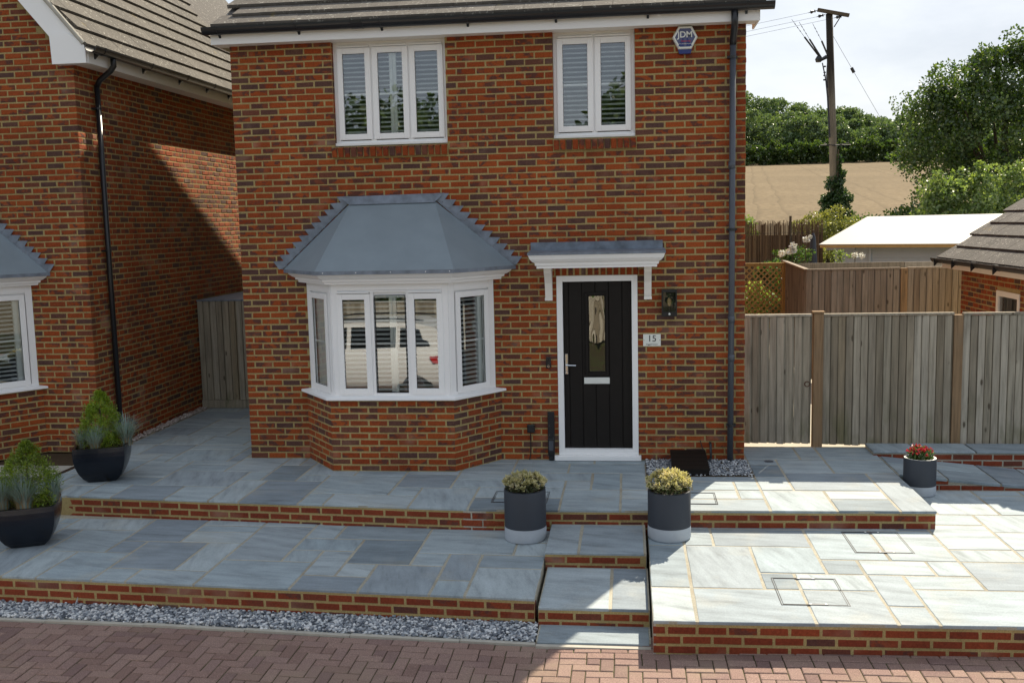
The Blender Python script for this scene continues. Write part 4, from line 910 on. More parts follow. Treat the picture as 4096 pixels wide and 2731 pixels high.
b.add([(NX-.004, NY+.003, 0), (NX-.004, 11, 0), (NX-.004, 11, 4.95), (NX-.004, NY+.003, 4.95)], [(0, 1, 2, 3)])
b.build('wall', 'mortar', nb)
ex, ez = -1.90, 5.06                      # eaves edge of the slope facing the passage
yv, yb = .14, 10.5
xr = -6.2; zrn = ez+RSL*(ex-xr)
b = MB(); b.add([(ex, yv, ez), (ex, yb, ez), (xr, yb, zrn), (xr, yv, zrn), (xr-(ex-xr), yv, ez), (xr-(ex-xr), yb, ez)], [(0, 1, 2, 3), (3, 2, 5, 4)])
b.add([(ex, yv, ez-.03), (ex, yb, ez-.03), (xr, yb, zrn-.1), (xr, yv, zrn-.1)], [(3, 2, 1, 0)])
nroof = b.build('roof', 'tiledark', nb)
lay_tiles(nroof, tile_mesh('tilelight', .333), (ex+.03, yv-.02, ez-.03), (0, 1, 0), (-1, 0, RSL), 20, 16, wd=.333, limit_rows=13, seed=8)
# gable boards
sl = Vector((-1, 0, RSL)).normalized()
b = MB(); o0 = Vector((ex+.02, 0, ez-.01)); nrm2 = Vector((-RSL, 0, -1)).normalized()
p0 = o0; p1 = o0+sl*3.2; wd = .26
b.prism([(p0.x, p0.z), (p1.x, p1.z), (p1.x+nrm2.x*wd, p1.z+nrm2.z*wd), (p0.x+nrm2.x*wd-.05, p0.z+nrm2.z*wd+.06)], yv-.002, yv+.02, 'y'); b.build('bargeboard', 'white', nb)
b = MB(); b.prism([(-2.30, 4.842), (-1.862, 4.842), (-1.862, 5.06), (-1.90, 5.10), (-2.08, 5.20), (-2.315, 5.22)], yv-.016, yv-.003, 'y'); b.prism([(-2.29, 4.846), (-1.868, 4.846), (-1.868, 5.03), (-2.29, 5.03)], yv, NY-.002, 'y'); b.build('box_end', 'white', nb)
b = MB(); b.tube([o0+sl*t+Vector((0, yv-.01, .02)) for t in (0, .4, 3.2)], .03, 8); b.build('verge_mortar', 'concrete', nb)
b = MB(); b.box(-1.878, NY-.1, 4.848, -1.858, 8, 5.06); b.build('fascia', 'white', nb)
b = MB(); b.box(NX, NY+.001, 4.855, -1.8785, 8, 4.87); b.build('soffit', 'cream', nb)
gm = gutter_mesh(7.8); ng = obj('gutter', gm.mesh('gutter', 'blackplastic'), nb, M=Matrix.Translation((-1.77, yv-.06, 5.035)) @ Matrix.Rotation(R(90), 4, 'Z'))
for yy in (.32, 1.55, 2.65, 3.6, 4.45): obj('bracket', BRK, ng, M=Matrix.Translation((yy-yv+.06, 0, 0)))
b = MB(); b.tube([(-1.775, .62, 5.0), (-1.775, .62, 4.87), (-1.82, .63, 4.82), (-2.0, .68, 4.72), (-2.055, .69, 4.64)], .036, 12); b.build('swan_neck', 'blackplastic', nb, True)
b = MB(); b.tube([(-2.055, .69, 4.66), (-2.055, .69, .02)], .034, 12); nd = b.build('downpipe', 'blackplastic', nb, True)
for z in (4.35, 2.55): b = MB(); b.tube([(-2.055, .69, z), (-2.055, .69, z+.03)], .042, 12); b.box(-2.12, .63, z+.005, -2.05, .75, z+.025); b.build('pipe_clip', 'blackplastic', nd)

# ------------------------------------------------------------------ garage on the right
GX, GY0, GY1 = 9.75, 1.1, 4.57
gar = thing('garage', 'low brick garage with dark tiled roof behind the wooden fence', 'garage', (GX, 2.8, -.03))
gops = [(GY1-3.05, GY1-2.21, .9, 1.72)]
gb = BrickSet(); gb.wall((GX, GY1), (0, -1), wall_spans(GY1-GY0, -.03, 27, gops)); gb.wall((GX, GY0), (1, 0), wall_spans(3.85, -.03, 27)); gb.make(gar, 300, 12, key=lambda it: -it[3].translation.z+(9 if it[3].translation.x > GX+.001 else 0))
b = MB()
for (ya, yb_, za_, zb_) in ((GY0, 2.21, -.03, 2.02), (3.05, GY1, -.03, 2.02), (2.21, 3.05, -.03, .9), (2.21, 3.05, 1.72, 2.02)): b.add([(GX+.004, ya, za_), (GX+.004, yb_, za_), (GX+.004, yb_, zb_), (GX+.004, ya, zb_)], [(0, 1, 2, 3)])
gz = 2.10; gs_ = .72
b.add([(GX+.004, GY0+.004, -.03), (13.6, GY0+.004, -.03), (13.6, GY0+.004, 2.0), (11.67, GY0+.004, 3.35), (GX+.004, GY0+.004, 2.0)], [(0, 1, 2, 3, 4)])
b.add([(GX, GY1-.006, -.03), (13.6, GY1-.006, -.03), (13.6, GY1-.006, 2.0), (11.67, GY1-.006, 3.35), (GX, GY1-.006, 2.0)], [(0, 1, 2, 3, 4)]); b.build('wall', 'mortar', gar)
b = MB(); b.add([(9.50, GY0, gz), (9.50, 4.86, gz), (11.7, 4.86, gz+2.2*gs_), (11.7, GY0, gz+2.2*gs_), (13.9, 4.86, gz), (13.9, GY0, gz), (9.50, GY0, gz-.04), (9.50, 4.86, gz-.04), (11.7, 4.86, gz+2.2*gs_-.1), (11.7, GY0, gz+2.2*gs_-.1)], [(0, 1, 2, 3), (2, 4, 5, 3), (6, 9, 8, 7), (0, 6, 7, 1), (1, 7, 8, 2)])
gr = b.build('roof', 'tiledark', gar)
lay_tiles(gr, tile_mesh('tiledark', .345, .4, .02), (9.475, 4.87, gz-.01), (0, -1, 0), (1, 0, gs_), 11, 9, wd=.345, gauge=.30, seed=4)
b = MB(); b.box(9.535, GY0, 1.955, 9.553, 4.83, 2.10); b.build('fascia', 'cream', gar)
b = MB(); b.box(9.554, GY0, 1.965, GX, 4.82, 1.985); b.build('soffit', 'cream', gar)
gg = obj('gutter', gutter_mesh(3.9).mesh('gutter', 'blackplastic'), gar, M=Matrix.Translation((9.47, 4.98, 2.11)) @ Matrix.Rotation(R(-90), 4, 'Z'))
for yy in (.25, 1.1, 1.95, 2.8): obj('bracket', BRK, gg, M=Matrix.Translation((yy, 0, 0)) @ Matrix.Rotation(R(180), 4, 'Z'))
TG = TR((GX, GY1, 0), R(-90))
b = MB(); b.ring(GY1-3.05, .9, GY1-2.21, 1.72, .075, -.01, .06, TG); gw = b.build('window', 'cream', gar)
b = MB(); s0, s1 = GY1-3.05+.07, GY1-2.21-.07; b.add([TG @ Vector(p) for p in ((s0, .02, .97), (s1, .02, .97), (s1, .02, 1.65), (s0, .02, 1.65))], [(0, 1, 2, 3)]); b.build('pane', 'glass', gw)
room(gar, TG, s0, .97, s1, 1.65, .07, .9)

# ================================================================== FENCES AND GARDEN STRUCTURES
def board_mesh(h, wd=.1, m='fencewood', z0=0.0, rs=random):
    b = MB(); e = wd-.029; b.prism([(0, -.006), (e, -.024), (e, .010), (wd, .010), (wd, .016), (0, .016)], z0, h)
    return b.mesh('board', m)
def boards(parent, P0, u, Lf, h, z0=.02, m='fencewood', pitch=.088, seed=1, cap=True, top=None):
    u = Vector((u[0], u[1], 0)).normalized(); ang = math.atan2(u.y, u.x); rs = random.Random(seed)
    ms = [board_mesh(h+rs.uniform(-.006, .004), pitch+.014, m, z0+rs.uniform(-.008, .01)) for _ in range(5)]
    n = int(Lf/pitch)
    for k in range(n):
        p = Vector((P0[0], P0[1], 0))+u*(k*Lf/n); obj('board', rs.choice(ms), parent, M=TR((p.x, p.y, 0), ang) @ Matrix.Translation((rs.uniform(-.003, .003), rs.uniform(-.002, .002), 0)) @ Matrix.Rotation(rs.uniform(-.004, .004), 4, 'Y'))
    T = TR((P0[0], P0[1], 0), ang)
    for z in (h*.18, h*.52, h*.86):
        b = MB(); b.box(.0, .018, z, Lf, .06, z+.07, 0, T); b.build('rail', m, parent)
    if cap:
        b = MB(); b.box(-.005, -.03, h+.004, Lf+.005, .05, h+.03, .3, T); b.build('capping', m, parent)
def post(parent, x, y, wd, h, m='postwood', z0=-.2, cap=False):
    b = MB(); b.cbox(x, y, z0, x+wd, y+.1, h, .005); b.build('post', m, parent)
    if cap: b = MB(); b.cbox(x-.012, y-.015, h+.001, x+wd+.012, y+.115, h+.022, .003); b.build('post_cap', m, parent)
FY = .78
gate = thing('garden_gate', 'weathered wooden side gate with ring handle next to the brick house corner', 'gate', (6.4, FY, 0))
boards(gate, (6.03, FY), (1, 0), .80, 1.60, z0=.035, seed=2, pitch=.089)
b = MB(); b.lathe([(.02, 0), (.02, .006)], (0, 0, 0), 12); obj('ring_plate', b.mesh('ring_plate', 'rust'), gate, M=Matrix.Translation((6.785, FY-.012, .80)) @ Matrix.Rotation(R(90), 4, 'X'))
b = MB(); b.tube([(6.785+.03*math.cos(t), FY-.02, .775+.03*math.sin(t)) for t in [2*math.pi*k/14 for k in range(15)]], .006, 6); b.build('ring_handle', 'rust', gate)
f1 = thing('garden_fence', 'weathered grey featheredge fence panels between brown posts beside the gate', 'fence', (8, FY, 0))
post(f1, 6.853, FY-.045, .115, 1.64, cap=True); post(f1, 8.48, FY-.03, .105, 1.60)
boards(f1, (6.975, FY), (1, 0), 1.50, 1.60, seed=3); boards(f1, (8.59, FY), (1, 0), 1.75, 1.595, seed=4, pitch=.084); post(f1, 10.34, FY-.03, .105, 1.60); boards(f1, (10.45, FY), (1, 0), 1.85, 1.595, seed=44, pitch=.086)
f2 = thing('garden_fence', 'brown featheredge fence panel with short return, behind the grey fence', 'fence', (8.7, 6, 0))
boards(f2, (7.63, 5.82), (1, .06), 1.55, 1.885, m='fencebrown', seed=5, pitch=.1); post(f2, 9.19, 5.88, .11, 1.9, 'postwood'); boards(f2, (9.31, 5.93), (1, .06), .95, 1.885, m='fencebrown', seed=6, pitch=.1)
boards(f2, (7.80, 9.6), (-.17, -3.75), 3.75, 1.885, m='fencebrown', seed=7, pitch=.105)
f3 = thing('garden_fence', 'dark weathered fence with a broad top rail below the grey shed', 'fence', (10, 9.8, 0))
boards(f3, (7.85, 9.75), (1, -.04), 4.5, 1.74, m='fencebrown', seed=8, pitch=.11, cap=False)
b = MB(); b.box(7.85, 9.55, 1.70, 10.2, 9.6, 1.84, .2); b.build('top_rail', 'fencewood', f3)
b = MB(); b.box(10.21, 9.54, 1.695, 12.6, 9.59, 1.835, .6); b.build('top_rail', 'fencewood', f3)
tr = thing('trellis', 'golden diamond trellis panel in a frame beside the brown fence', 'trellis', (7.3, 9, .8))
b = MB(); b.ring(6.45, .55, 7.735, 1.865, .04, 8.99, 9.03, T0); b.build('frame', 'trelliswood', tr)
b = MB(); b.box(6.45, 8.97, 1.866, 7.8, 9.05, 1.89); b.build('capping', 'trelliswood', tr)
b = MB(); b.box(7.74, 8.96, -.2, 7.83, 9.05, 1.9); b.build('post', 'trelliswood', tr)
def lattice(d, y):
    c = -1.4
    x0, x1, z0, z1 = 6.49, 7.695, .59, 1.825
    s = x0-(z1-z0) if d > 0 else x0
    while s < (x1 if d > 0 else x1+(z1-z0)):
        # line x = s + d*(z-z0)
        za, zb = z0, z1
        if d > 0: za = max(z0, z0+(x0-s)); zb = min(z1, z0+(x1-s))
        else: za = max(z0, z0+(s-x1)); zb = min(z1, z0+(s-x0))
        if zb-za > .05:
            xa, xb = s+d*(za-z0), s+d*(zb-z0); n_ = Vector((-(zb-za), xb-xa)).normalized()*.014
            b = MB(); b.prism([(xa-n_.x, za-n_.y), (xb-n_.x, zb-n_.y), (xb+n_.x, zb+n_.y), (xa+n_.x, za+n_.y)], y, y+.009, 'y'); b.build('lath', 'trelliswood', tr)
        s += .118
lattice(1, 9.0); lattice(-1, 9.0115)
# reed screen
rd = thing('reed_screen', 'brown reed fence screen behind the white roses', 'screen', (8.2, 14, 0))
rs = random.Random(3)
for k in range(11):
    b = MB(); xa = 5.9+k*.32
    for i in range(40):
        x = xa+i*.008; h = 2.66+rs.uniform(-.09, .07); yy = 14+rs.uniform(-.012, .012); t = rs.uniform(-.012, .012); q_ = .006
        b.add([(x-q_, yy-q_, 0), (x+q_, yy-q_, 0), (x, yy+q_, 0), (x-q_+t, yy-q_, h), (x+q_+t, yy-q_, h), (x+t, yy+q_, h)], [(0, 1, 4, 3), (1, 2, 5, 4), (2, 0, 3, 5), (3, 4, 5)], rs.random())
    b.build('reed_bundle', 'reed', rd)
b = MB(); b.box(5.9, 14.02, 0, 9.4, 14.03, 2.35, .3); b.build('added_backing', 'reed', rd)  # sheet added behind the reeds so sunlight does not show through the gaps
b = MB(); b.tube([(8.62, 13.95, 0), (8.62, 13.95, 2.82)], .03, 8); b.build('post', 'bark', rd)
for z in (.6, 1.6, 2.4): b = MB(); b.tube([(5.9, 13.97, z), (9.4, 13.97, z)], .003, 4); b.build('binding_wire', 'wire', rd)
# pale shed with a white membrane roof, turned about 30 degrees
sa = math.atan2(-1.74, 3.0); TS = TR((8.96, 12.0, 0), sa)
sh = thing('garden_shed', 'pale grey timber shed with a plain white sloping roof', 'shed', (10.5, 12.5, 0))
b = MB(); b.add([TS @ Vector(p) for p in ((0, 0, 2.16), (6.2, 0, 2.16), (6.2, 3.47, 2.76), (0, 3.47, 2.76), (0, 0, 2.145), (6.2, 0, 2.145), (6.2, 3.47, 2.74), (0, 3.47, 2.74))], [(0, 1, 2, 3), (7, 6, 5, 4), (0, 4, 5, 1), (0, 3, 7, 4), (1, 5, 6, 2), (2, 6, 7, 3)]); b.build('roof', 'whiteroof', sh)
b = MB(); b.box(.02, .0, 2.08, 3.9, .03, 2.144, 0, TS); b.build('eaves_board', 'timber', sh)
b = MB(); b.box(3.905, .0, 2.08, 6.2, .03, 2.144, 0, TS); b.build('eaves_board', 'timber', sh)
b = MB(); b.box(.28, .3, 0, 6.0, 3.3, 2.12, 0, TS); b.build('wall', 'bluegrey', sh)
for k in range(14):
    z = .1+k*.145
    b = MB(); b.add([TS @ Vector(p) for p in ((.27, .272, z), (6.0, .272, z), (6.0, .29, z+.143), (.27, .29, z+.143), (.27, .299, z), (6.0, .299, z), (6.0, .299, z+.143), (.27, .299, z+.143))], [(0, 1, 2, 3), (4, 7, 6, 5), (0, 4, 5, 1), (3, 2, 6, 7), (0, 3, 7, 4), (1, 5, 6, 2)]); b.build('cladding_board', 'bluegrey', sh)
b = MB(); b.box(1.05, .24, 0, 1.1, .271, 2.08, 0, TS); b.build('corner_trim', 'bluegrey', sh)
b = MB(); b.prism([(.1, 2.02), (.75, 2.02), (.75, 2.075), (.1, 2.075)], .2, .26, 'y', 0, TS); b.build('bracket', 'bluegrey', sh)
# store closing the side passage
store = thing('timber_store', 'grey boarded store with a flat felt top closing the passage between the houses', 'store', (-1.06, 3.35, 0))
boards(store, (-2.10, 3.36), (1, 0), 2.08, 1.69, z0=.13, seed=11, pitch=.104, cap=False)
b = MB(); b.box(-2.105, 3.34, .004, -.01, 3.40, .128, .4); b.build('plinth_board', 'fencewood', store)
b = MB(); b.box(-2.105, 3.335, 1.692, -.012, 5.6, 1.715, 0); b.build('felt_top', 'lead', store)
b = MB(); b.box(-2.10, 3.43, .0, -.02, 5.5, 1.69); b.build('carcass', 'fencewood', store)

# ================================================================== FITTINGS ON THE FRONT WALL
def text(name, s, size, M, m, parent, depth=.0008, align='CENTER', bold=0.0):
    cu = bpy.data.curves.new(name, 'FONT'); cu.body = s; cu.size = size; cu.align_x = align; cu.align_y = 'CENTER'; cu.extrude = depth; cu.offset = bold
    o = bpy.data.objects.new(name, cu); col.objects.link(o); dg = bpy.context.evaluated_depsgraph_get(); dg.update()
    me = bpy.data.meshes.new_from_object(o.evaluated_get(dg)); bpy.data.objects.remove(o); bpy.data.curves.remove(cu)
    me.materials.clear(); me.materials.append(MAT[m]); me.name = name
    return obj(name, me, parent, M=M)
FACE = Matrix.Rotation(R(90), 4, 'X')
def at(x, y, z): return Matrix.Translation((x, y, z)) @ FACE
al = thing('alarm_box', 'white hexagonal burglar alarm box with dark blue face under the eaves', 'alarm', (5.28, 0, 4.8))
cx, cz = 5.279, 4.79
hexa = lambda k: [(cx+dx*k, cz+dz*k) for dx, dz in ((-.07, -.118), (.07, -.118), (.139, .008), (.075, .128), (-.07, .13), (-.138, .012))]
b = MB(); l0, l1, l2 = [[(p[0], y, p[1]) for p in hexa(k)] for k, y in ((1, -.001), (1, -.06), (.93, -.075))]; b.loft([l0, l1, l2], True); b.add(l2, [tuple(range(6))]); b.build('casing', 'signwhite', al)
b = MB(); b.add([(p[0], -.0765, p[1]) for p in hexa(.80)], [tuple(range(6))]); b.build('face_panel', 'alarmface', al)
b = MB(); b.prism([(cx-.062, cz-.165), (cx+.062, cz-.165), (cx+.075, cz-.119), (cx-.075, cz-.119)], -.06, -.002, 'y'); b.build('strobe', 'blue', al)
text('lettering', 'JDM', .092, at(cx, -.0772, cz+.035), 'signwhite', al, bold=.0016)
text('lettering', 'Security', .032, at(cx+.01, -.0772, cz-.032), 'red', al)
text('lettering', 'www.jdmsecurity.com', .0165, at(cx, -.0772, cz-.062), 'signwhite', al)
for s in (-1, 1): b = MB(); b.prism([(cx+s*.012, cz-.088), (cx+s*.075, cz-.088), (cx+s*.018, cz+.02)], -.0769, -.0766, 'y'); b.build('emblem', 'blue', al)
b = MB(); b.cbox(4.797, -.008, 1.352, 4.998, -.001, 1.492, .001); sg = b.build('number_plate', 'signwhite', None, label='small white house number plate reading 15 beside the door', cat='sign')
text('lettering', '15', .105, at(4.898, -.0088, 1.438), 'ink', sg); text('lettering', 'Riggall Court', .0245, at(4.898, -.0088, 1.373), 'ink', sg)
for s in (-1, 1): b = MB(); b.lathe([(.006, 0), (.006, .002), (.0, .003)], (0, 0, 0), 8); obj('fixing_cap', b.mesh('fixing_cap', 'chrome'), sg, M=at(4.898+s*.091, -.0085, 1.422))
lp = thing('wall_lamp', 'black box wall lantern with a clear bulb, right of the door', 'lamp', (5.095, 0, 1.7))
b = MB(); x0, x1, z0, z1 = 5.01, 5.18, 1.703, 2.01
b.box(x0, -.02, z0, x1, -.001, z1); b.box(x0, -.11, z1-.03, x1, -.0201, z1); b.box(x0, -.11, z0, x1, -.0201, z0+.055); b.box(x0, -.11, z0+.0551, x0+.014, -.0201, z1-.0301); b.box(x1-.014, -.11, z0+.0551, x1, -.0201, z1-.0301); b.build('casing', 'blackplastic', lp)
b = MB(); b.add([(x0+.014, -.108, z0+.055), (x1-.014, -.108, z0+.055), (x1-.014, -.108, z1-.03), (x0+.014, -.108, z1-.03)], [(0, 1, 2, 3)]); b.build('pane', 'lampglass', lp)
b = MB(); b.lathe([(.016, 0), (.018, .06)], (5.095, -.065, z0+.056), 12); b.build('lamp_holder', 'blackplastic', lp, True)
b = MB(); b.lathe([(.012, 0), (.02, .02), (.028, .05), (.024, .075), (.01, .092), (.0, .095)], (5.095, -.065, z0+.117), 14); b.build('bulb', 'bulb', lp, True)
b = MB(); b.lathe([(.013, 0), (.013, .003), (.009, .008), (0, .011)], (0, 0, 0), 12); obj('motion_sensor', b.mesh('motion_sensor', 'signwhite', True), lp, M=at(5.095, -.11, z0+.028))
bell = MB(); bell.cbox(3.664, -.025, 1.10, 3.72, -.001, 1.232, .006); be = bell.build('doorbell', 'blackplastic', None, label='small black video doorbell on the bricks left of the door', cat='doorbell')
b = MB(); b.lathe([(.014, 0), (.014, .003), (.01, .003), (.01, .001)], (0, 0, 0), 16); obj('push_button', b.mesh('push_button', 'chrome'), be, M=at(3.692, -.025, 1.125))
b = MB(); b.lathe([(.011, 0), (.009, .003), (0, .004)], (0, 0, 0), 14); obj('camera_eye', b.mesh('camera_eye', 'carglass'), be, M=at(3.692, -.025, 1.195))
cx_ = thing('wall_box', 'tall narrow black box fixed beside the door with grey lower flap', 'box', (3.71, 0, 0))
b = MB(); b.cbox(3.672, -.055, .06, 3.75, -.001, .585, .005); b.build('casing', 'blackplastic', cx_)
b = MB(); b.cbox(3.672, -.075, .10, 3.75, -.0555, .27, .006); b.build('cover', 'blackplastic', cx_)
b = MB(); b.prism([(3.69, .13), (3.732, .13), (3.738, .16), (3.738, .245), (3.684, .245), (3.684, .16)], -.079, -.0755, 'y'); b.build('flap', 'pipegrey', cx_)
b = MB(); b.cbox(3.682, -.05, .0, 3.738, -.005, .059, .004); b.build('foot', 'blackplastic', cx_)
for z in (.42, .31): b = MB(); b.box(3.69, -.057, z, 3.696, -.0551, z+.006); b.build('screw', 'chrome', cx_)
so = thing('outdoor_socket', 'square black outdoor socket with a cable hanging down the wall', 'socket', (3.47, 0, .3))
b = MB(); b.cbox(3.428, -.06, .338, 3.515, -.001, .432, .008); b.build('casing', 'blackplastic', so)
b = MB(); b.tube([(3.462, -.03, .34), (3.464, -.012, .24), (3.463, -.010, .12), (3.455, -.012, .04), (3.445, -.02, .003)], .005, 6); b.build('cable', 'blackplastic', so)
ht = thing('access_hatch', 'black plank-topped access hatch sitting on the gravel by the downpipe', 'hatch', (5.3, -.4, 0))
b = MB(); b.prism([(-.735, .03), (-.73, .006), (-.03, .006), (-.03, .115), (-.73, .062)], 5.105, 5.495, 'x'); b.build('box', 'deckblack', ht)
for k in range(5):
    y0 = -.745+k*.143; sl_ = (.115-.062)/.7; z = .064+(y0+.73)*sl_
    b = MB(); b.add([(5.098, y0, z), (5.502, y0, z), (5.502, y0+.137, z+.137*sl_), (5.098, y0+.137, z+.137*sl_), (5.098, y0, z+.02), (5.502, y0, z+.02), (5.502, y0+.137, z+.02+.137*sl_), (5.098, y0+.137, z+.02+.137*sl_)], [(4, 5, 6, 7), (0, 1, 5, 4), (1, 2, 6, 5), (2, 3, 7, 6), (3, 0, 4, 7), (0, 3, 2, 1)]); b.build('plank', 'deckblack', ht)
wp = thing('waste_pipe', 'thin black waste pipe bending down beside the hatch', 'pipe', (5.57, 0, 0))
b = MB(); b.tube([(5.56, -.005, .215), (5.56, -.05, .215), (5.562, -.062, .20), (5.567, -.062, .05), (5.555, -.07, .025), (5.50, -.09, .02)], .014, 10); b.build('pipe', 'blackplastic', wp, True)
b = MB(); b.tube([(5.445, -.012, .245), (5.462, -.018, .19), (5.48, -.03, .13), (5.51, -.06, .05)], .005, 6); b.build('cable', 'blackplastic', wp)
# recessed manhole covers and a drain disc
def cover(x0, y0, x1, y1, z, label, handles=True, wd=.006):
    mh = thing('manhole_cover', label, 'manhole cover', ((x0+x1)/2, (y0+y1)/2, z))
    b = MB()
    for k, (e, zz) in enumerate(((0, .0042), (.016, .0042))):
        w2 = wd*(.55 if k else 1)
        b.box(x0+e, y0+e, z-.01, x1-e, y0+e+w2, z+zz); b.box(x0+e, y1-e-w2, z-.01, x1-e, y1-e, z+zz); b.box(x0+e, y0+e+w2, z-.01, x0+e+w2, y1-e-w2, z+zz); b.box(x1-e-w2, y0+e+w2, z-.01, x1-e, y1-e-w2, z+zz)
    b.build('frame', 'blackplastic', mh)
    if handles:
        for yy in (y0+.004, y1-.03):
            xm = (x0+x1)/2+.02; b = MB(); b.box(xm-.075, yy, z-.01, xm+.075, yy+.026, z+.0075); b.build('lifting_plate', 'pipegrey', mh)
            for s in (-1, 1):
                b = MB(); b.lathe([(.010, 0), (.010, .0095), (0, .0096)], (xm+s*.058, yy+.013, z), 10); b.build('key_plug', 'signwhite', mh)
cover(5.79, -3.985, 6.31, -3.39, ZL, 'recessed manhole frame in the sunlit slabs near the block paving')
cover(6.615, -2.72, 7.128, -2.12, ZL, 'recessed manhole frame half under the brick terrace wall shadow')
cover(4.96, -1.825, 5.497, -1.40, 0, 'thin manhole frame behind the variegated pot on the sunlit side', False, .006)
cover(3.232, -1.84, 3.80, -1.42, 0, 'thin manhole frame behind the variegated pot in full shade', False, .006)
b = MB(); b.lathe([(.0, .0065), (.048, .0065), (.052, .004), (.052, -.01)], (6.229, -.031, 0), 20); b.build('drain_cap', 'pipegrey', None, label='small round dark drain cap in the slabs by the gate', cat='drain')

# ================================================================== POTS AND PLANTS
def leaf_quads(P, D, U, ln, wd, fold=.25):
    """diamond leaves: P base, D direction, U up; returns verts (n*4) and quads"""
    D = D/np.maximum(np.linalg.norm(D, axis=1, keepdims=True), 1e-6); S = np.cross(D, U); S = S/np.maximum(np.linalg.norm(S, axis=1, keepdims=True), 1e-6)
    ln = np.asarray(ln).reshape(-1, 1); wd = np.asarray(wd).reshape(-1, 1)
    Nn = np.cross(S, D)
    V = np.stack([P, P+D*ln*.5+S*wd*.5+Nn*wd*fold, P+D*ln, P+D*ln*.5-S*wd*.5+Nn*wd*fold], 1)
    return V.reshape(-1, 3), np.arange(len(P)*4).reshape(-1, 4)
def rdir(n): v = np.random.normal(size=(n, 3)); return v/np.linalg.norm(v, axis=1, keepdims=True)
def foliage(name, P, size, material, parent, out=None, spread=1.0, aspect=.6, **tags):
    n = len(P); D = rdir(n)*spread
    if out is not None: D = D+out
    V, F = leaf_quads(P, D, rdir(n), size*np.random.uniform(.6, 1.3, n), size*aspect*np.random.uniform(.7, 1.3, n))
    return obj(name, np_mesh(name, V, F, np.random.rand(n), material), parent, **tags)
def square_pot(name, c, z, ang, label, h=.41, w0=.15, w1=.285):
    o = thing(name, label, 'pot', (c[0], c[1], z), 'bowl planters')
    T = TR((c[0], c[1], z), ang); loops = []
    for t in np.linspace(0, 1, 9):
        wd = w0+(w1-w0)*math.sin(t**.75*math.pi/2*1.14); n = 10; l = []
        for k in range(4):
            a0, a1 = [(-1, -1), (1, -1), (1, 1), (-1, 1)][k], [(1, -1), (1, 1), (-1, 1), (-1, -1)][k]
            for i in range(n):
                s = i/n; x, y = a0[0]+(a1[0]-a0[0])*s, a0[1]+(a1[1]-a0[1])*s; r_ = 1-.035*(max(0, 1-min(i, n-i)/1.5)) + .03*(1-abs(2*s-1))
                l.append(T @ Vector((x*wd*r_, y*wd*r_, t*h)))
        loops.append(l)
    m = len(loops[0]); inner = [T @ (T.inverted() @ p*1.0) for p in loops[-1]]
    cc = T @ Vector((0, 0, h)); rim = [cc+(p-cc)*.90 for p in loops[-1]]; low = [cc+(p-cc)*.88-Vector((0, 0, .05)) for p in loops[-1]]
    b = MB(); b.loft(loops+[rim, low], True); b.add(loops[0], [tuple(range(m))[::-1]]); b.build('bowl', 'potblack', o)
    b = MB(); b.add([cc+(p-cc)*.89-Vector((0, 0, .035)) for p in loops[-1]], [tuple(range(m))]); b.build('soil', 'soil', o)
    return o
def conifer(c, z, h, rad, label, seed):
    np.random.seed(seed); n = 12000
    o = thing('dwarf_conifer', label, 'conifer', (c[0], c[1], z), 'dwarf conifers in bowl planters')
    b = MB(); b.tube([(c[0], c[1], z), (c[0], c[1], z+h*.8)], [.02, .006], 7); b.build('stem', 'bark', o)
    nc = 150; tc_ = np.random.rand(nc)**1.1; ac = np.random.uniform(0, 6.283, nc)
    prof = rad*np.clip((1-tc_**2.0)**.85*np.clip(.75+2*tc_, 0, 1), .02, 1)*np.random.uniform(.85, 1.35, nc)
    C = np.stack([c[0]+prof*np.cos(ac)*.86, c[1]+prof*np.sin(ac)*.86, z+tc_*h*.95], 1); per = n//nc; cs_ = (.030+.030*(1-tc_))*np.random.uniform(.7, 1.35, nc)
    e = rdir(nc*per).reshape(nc, per, 3)*np.random.uniform(.55, 1, (nc, per, 1)); P = (C[:, None]+e*cs_[:, None, None]*np.array([1, 1, 1.25])).reshape(-1, 3); n = len(P)
    out_ = e.reshape(-1, 3)*1.2+np.array([0, 0, .35])
    foliage('foliage', P, .022, 'conifer', o, out_, .5, .4)
    return o
def fescue(c, z, rad, h, n, label, seed, straw=False, group='blue fescue tufts'):
    rs = np.random.RandomState(seed); a = rs.uniform(0, 6.283, n); r0 = rad*.25*np.sqrt(rs.rand(n)); lean = rs.uniform(.05, .8, n); L_ = h*rs.uniform(.6, 1.15, n)
    V = []; F = []; k = 0
    for i in range(n):
        d = Vector((math.cos(a[i]), math.sin(a[i]), 0)); sd_ = Vector((-d.y, d.x, 0))*(.0042 if not straw else .003); p = Vector((c[0]+d.x*r0[i], c[1]+d.y*r0[i], z)); m = 4
        for j in range(m+1):
            t = j/m; q_ = p+d*(L_[i]*lean[i]*t*t*.95+.0*t)+Vector((0, 0, L_[i]*(t-.42*lean[i]*t*t))); w_ = sd_*(1-t*.85); V += [q_-w_, q_+w_]
        for j in range(m): F.append((k+2*j, k+2*j+1, k+2*j+3, k+2*j+2))
        k += 2*(m+1)
    me = np_mesh('grass_blades', np.array([tuple(v) for v in V]), np.array(F), np.repeat(rs.rand(n), 4), 'straw' if straw else 'fescue')
    if straw: return me
    o = thing('fescue_grass', label, 'grass', (c[0], c[1], z), group)
    obj('blades', me, o)
    obj('dead_blades', fescue(c, z, rad*1.2, h*.7, int(n*.35), None, seed+50, True), o)
    return o
square_pot('bowl_planter', (-1.36, -1.02), 0, R(20), 'glossy black square bowl planter on the upper slabs near the passage')
conifer((-1.37, -1.0), .36, .68, .215, 'bright green dwarf conifer in the black bowl on the upper slabs', 3)
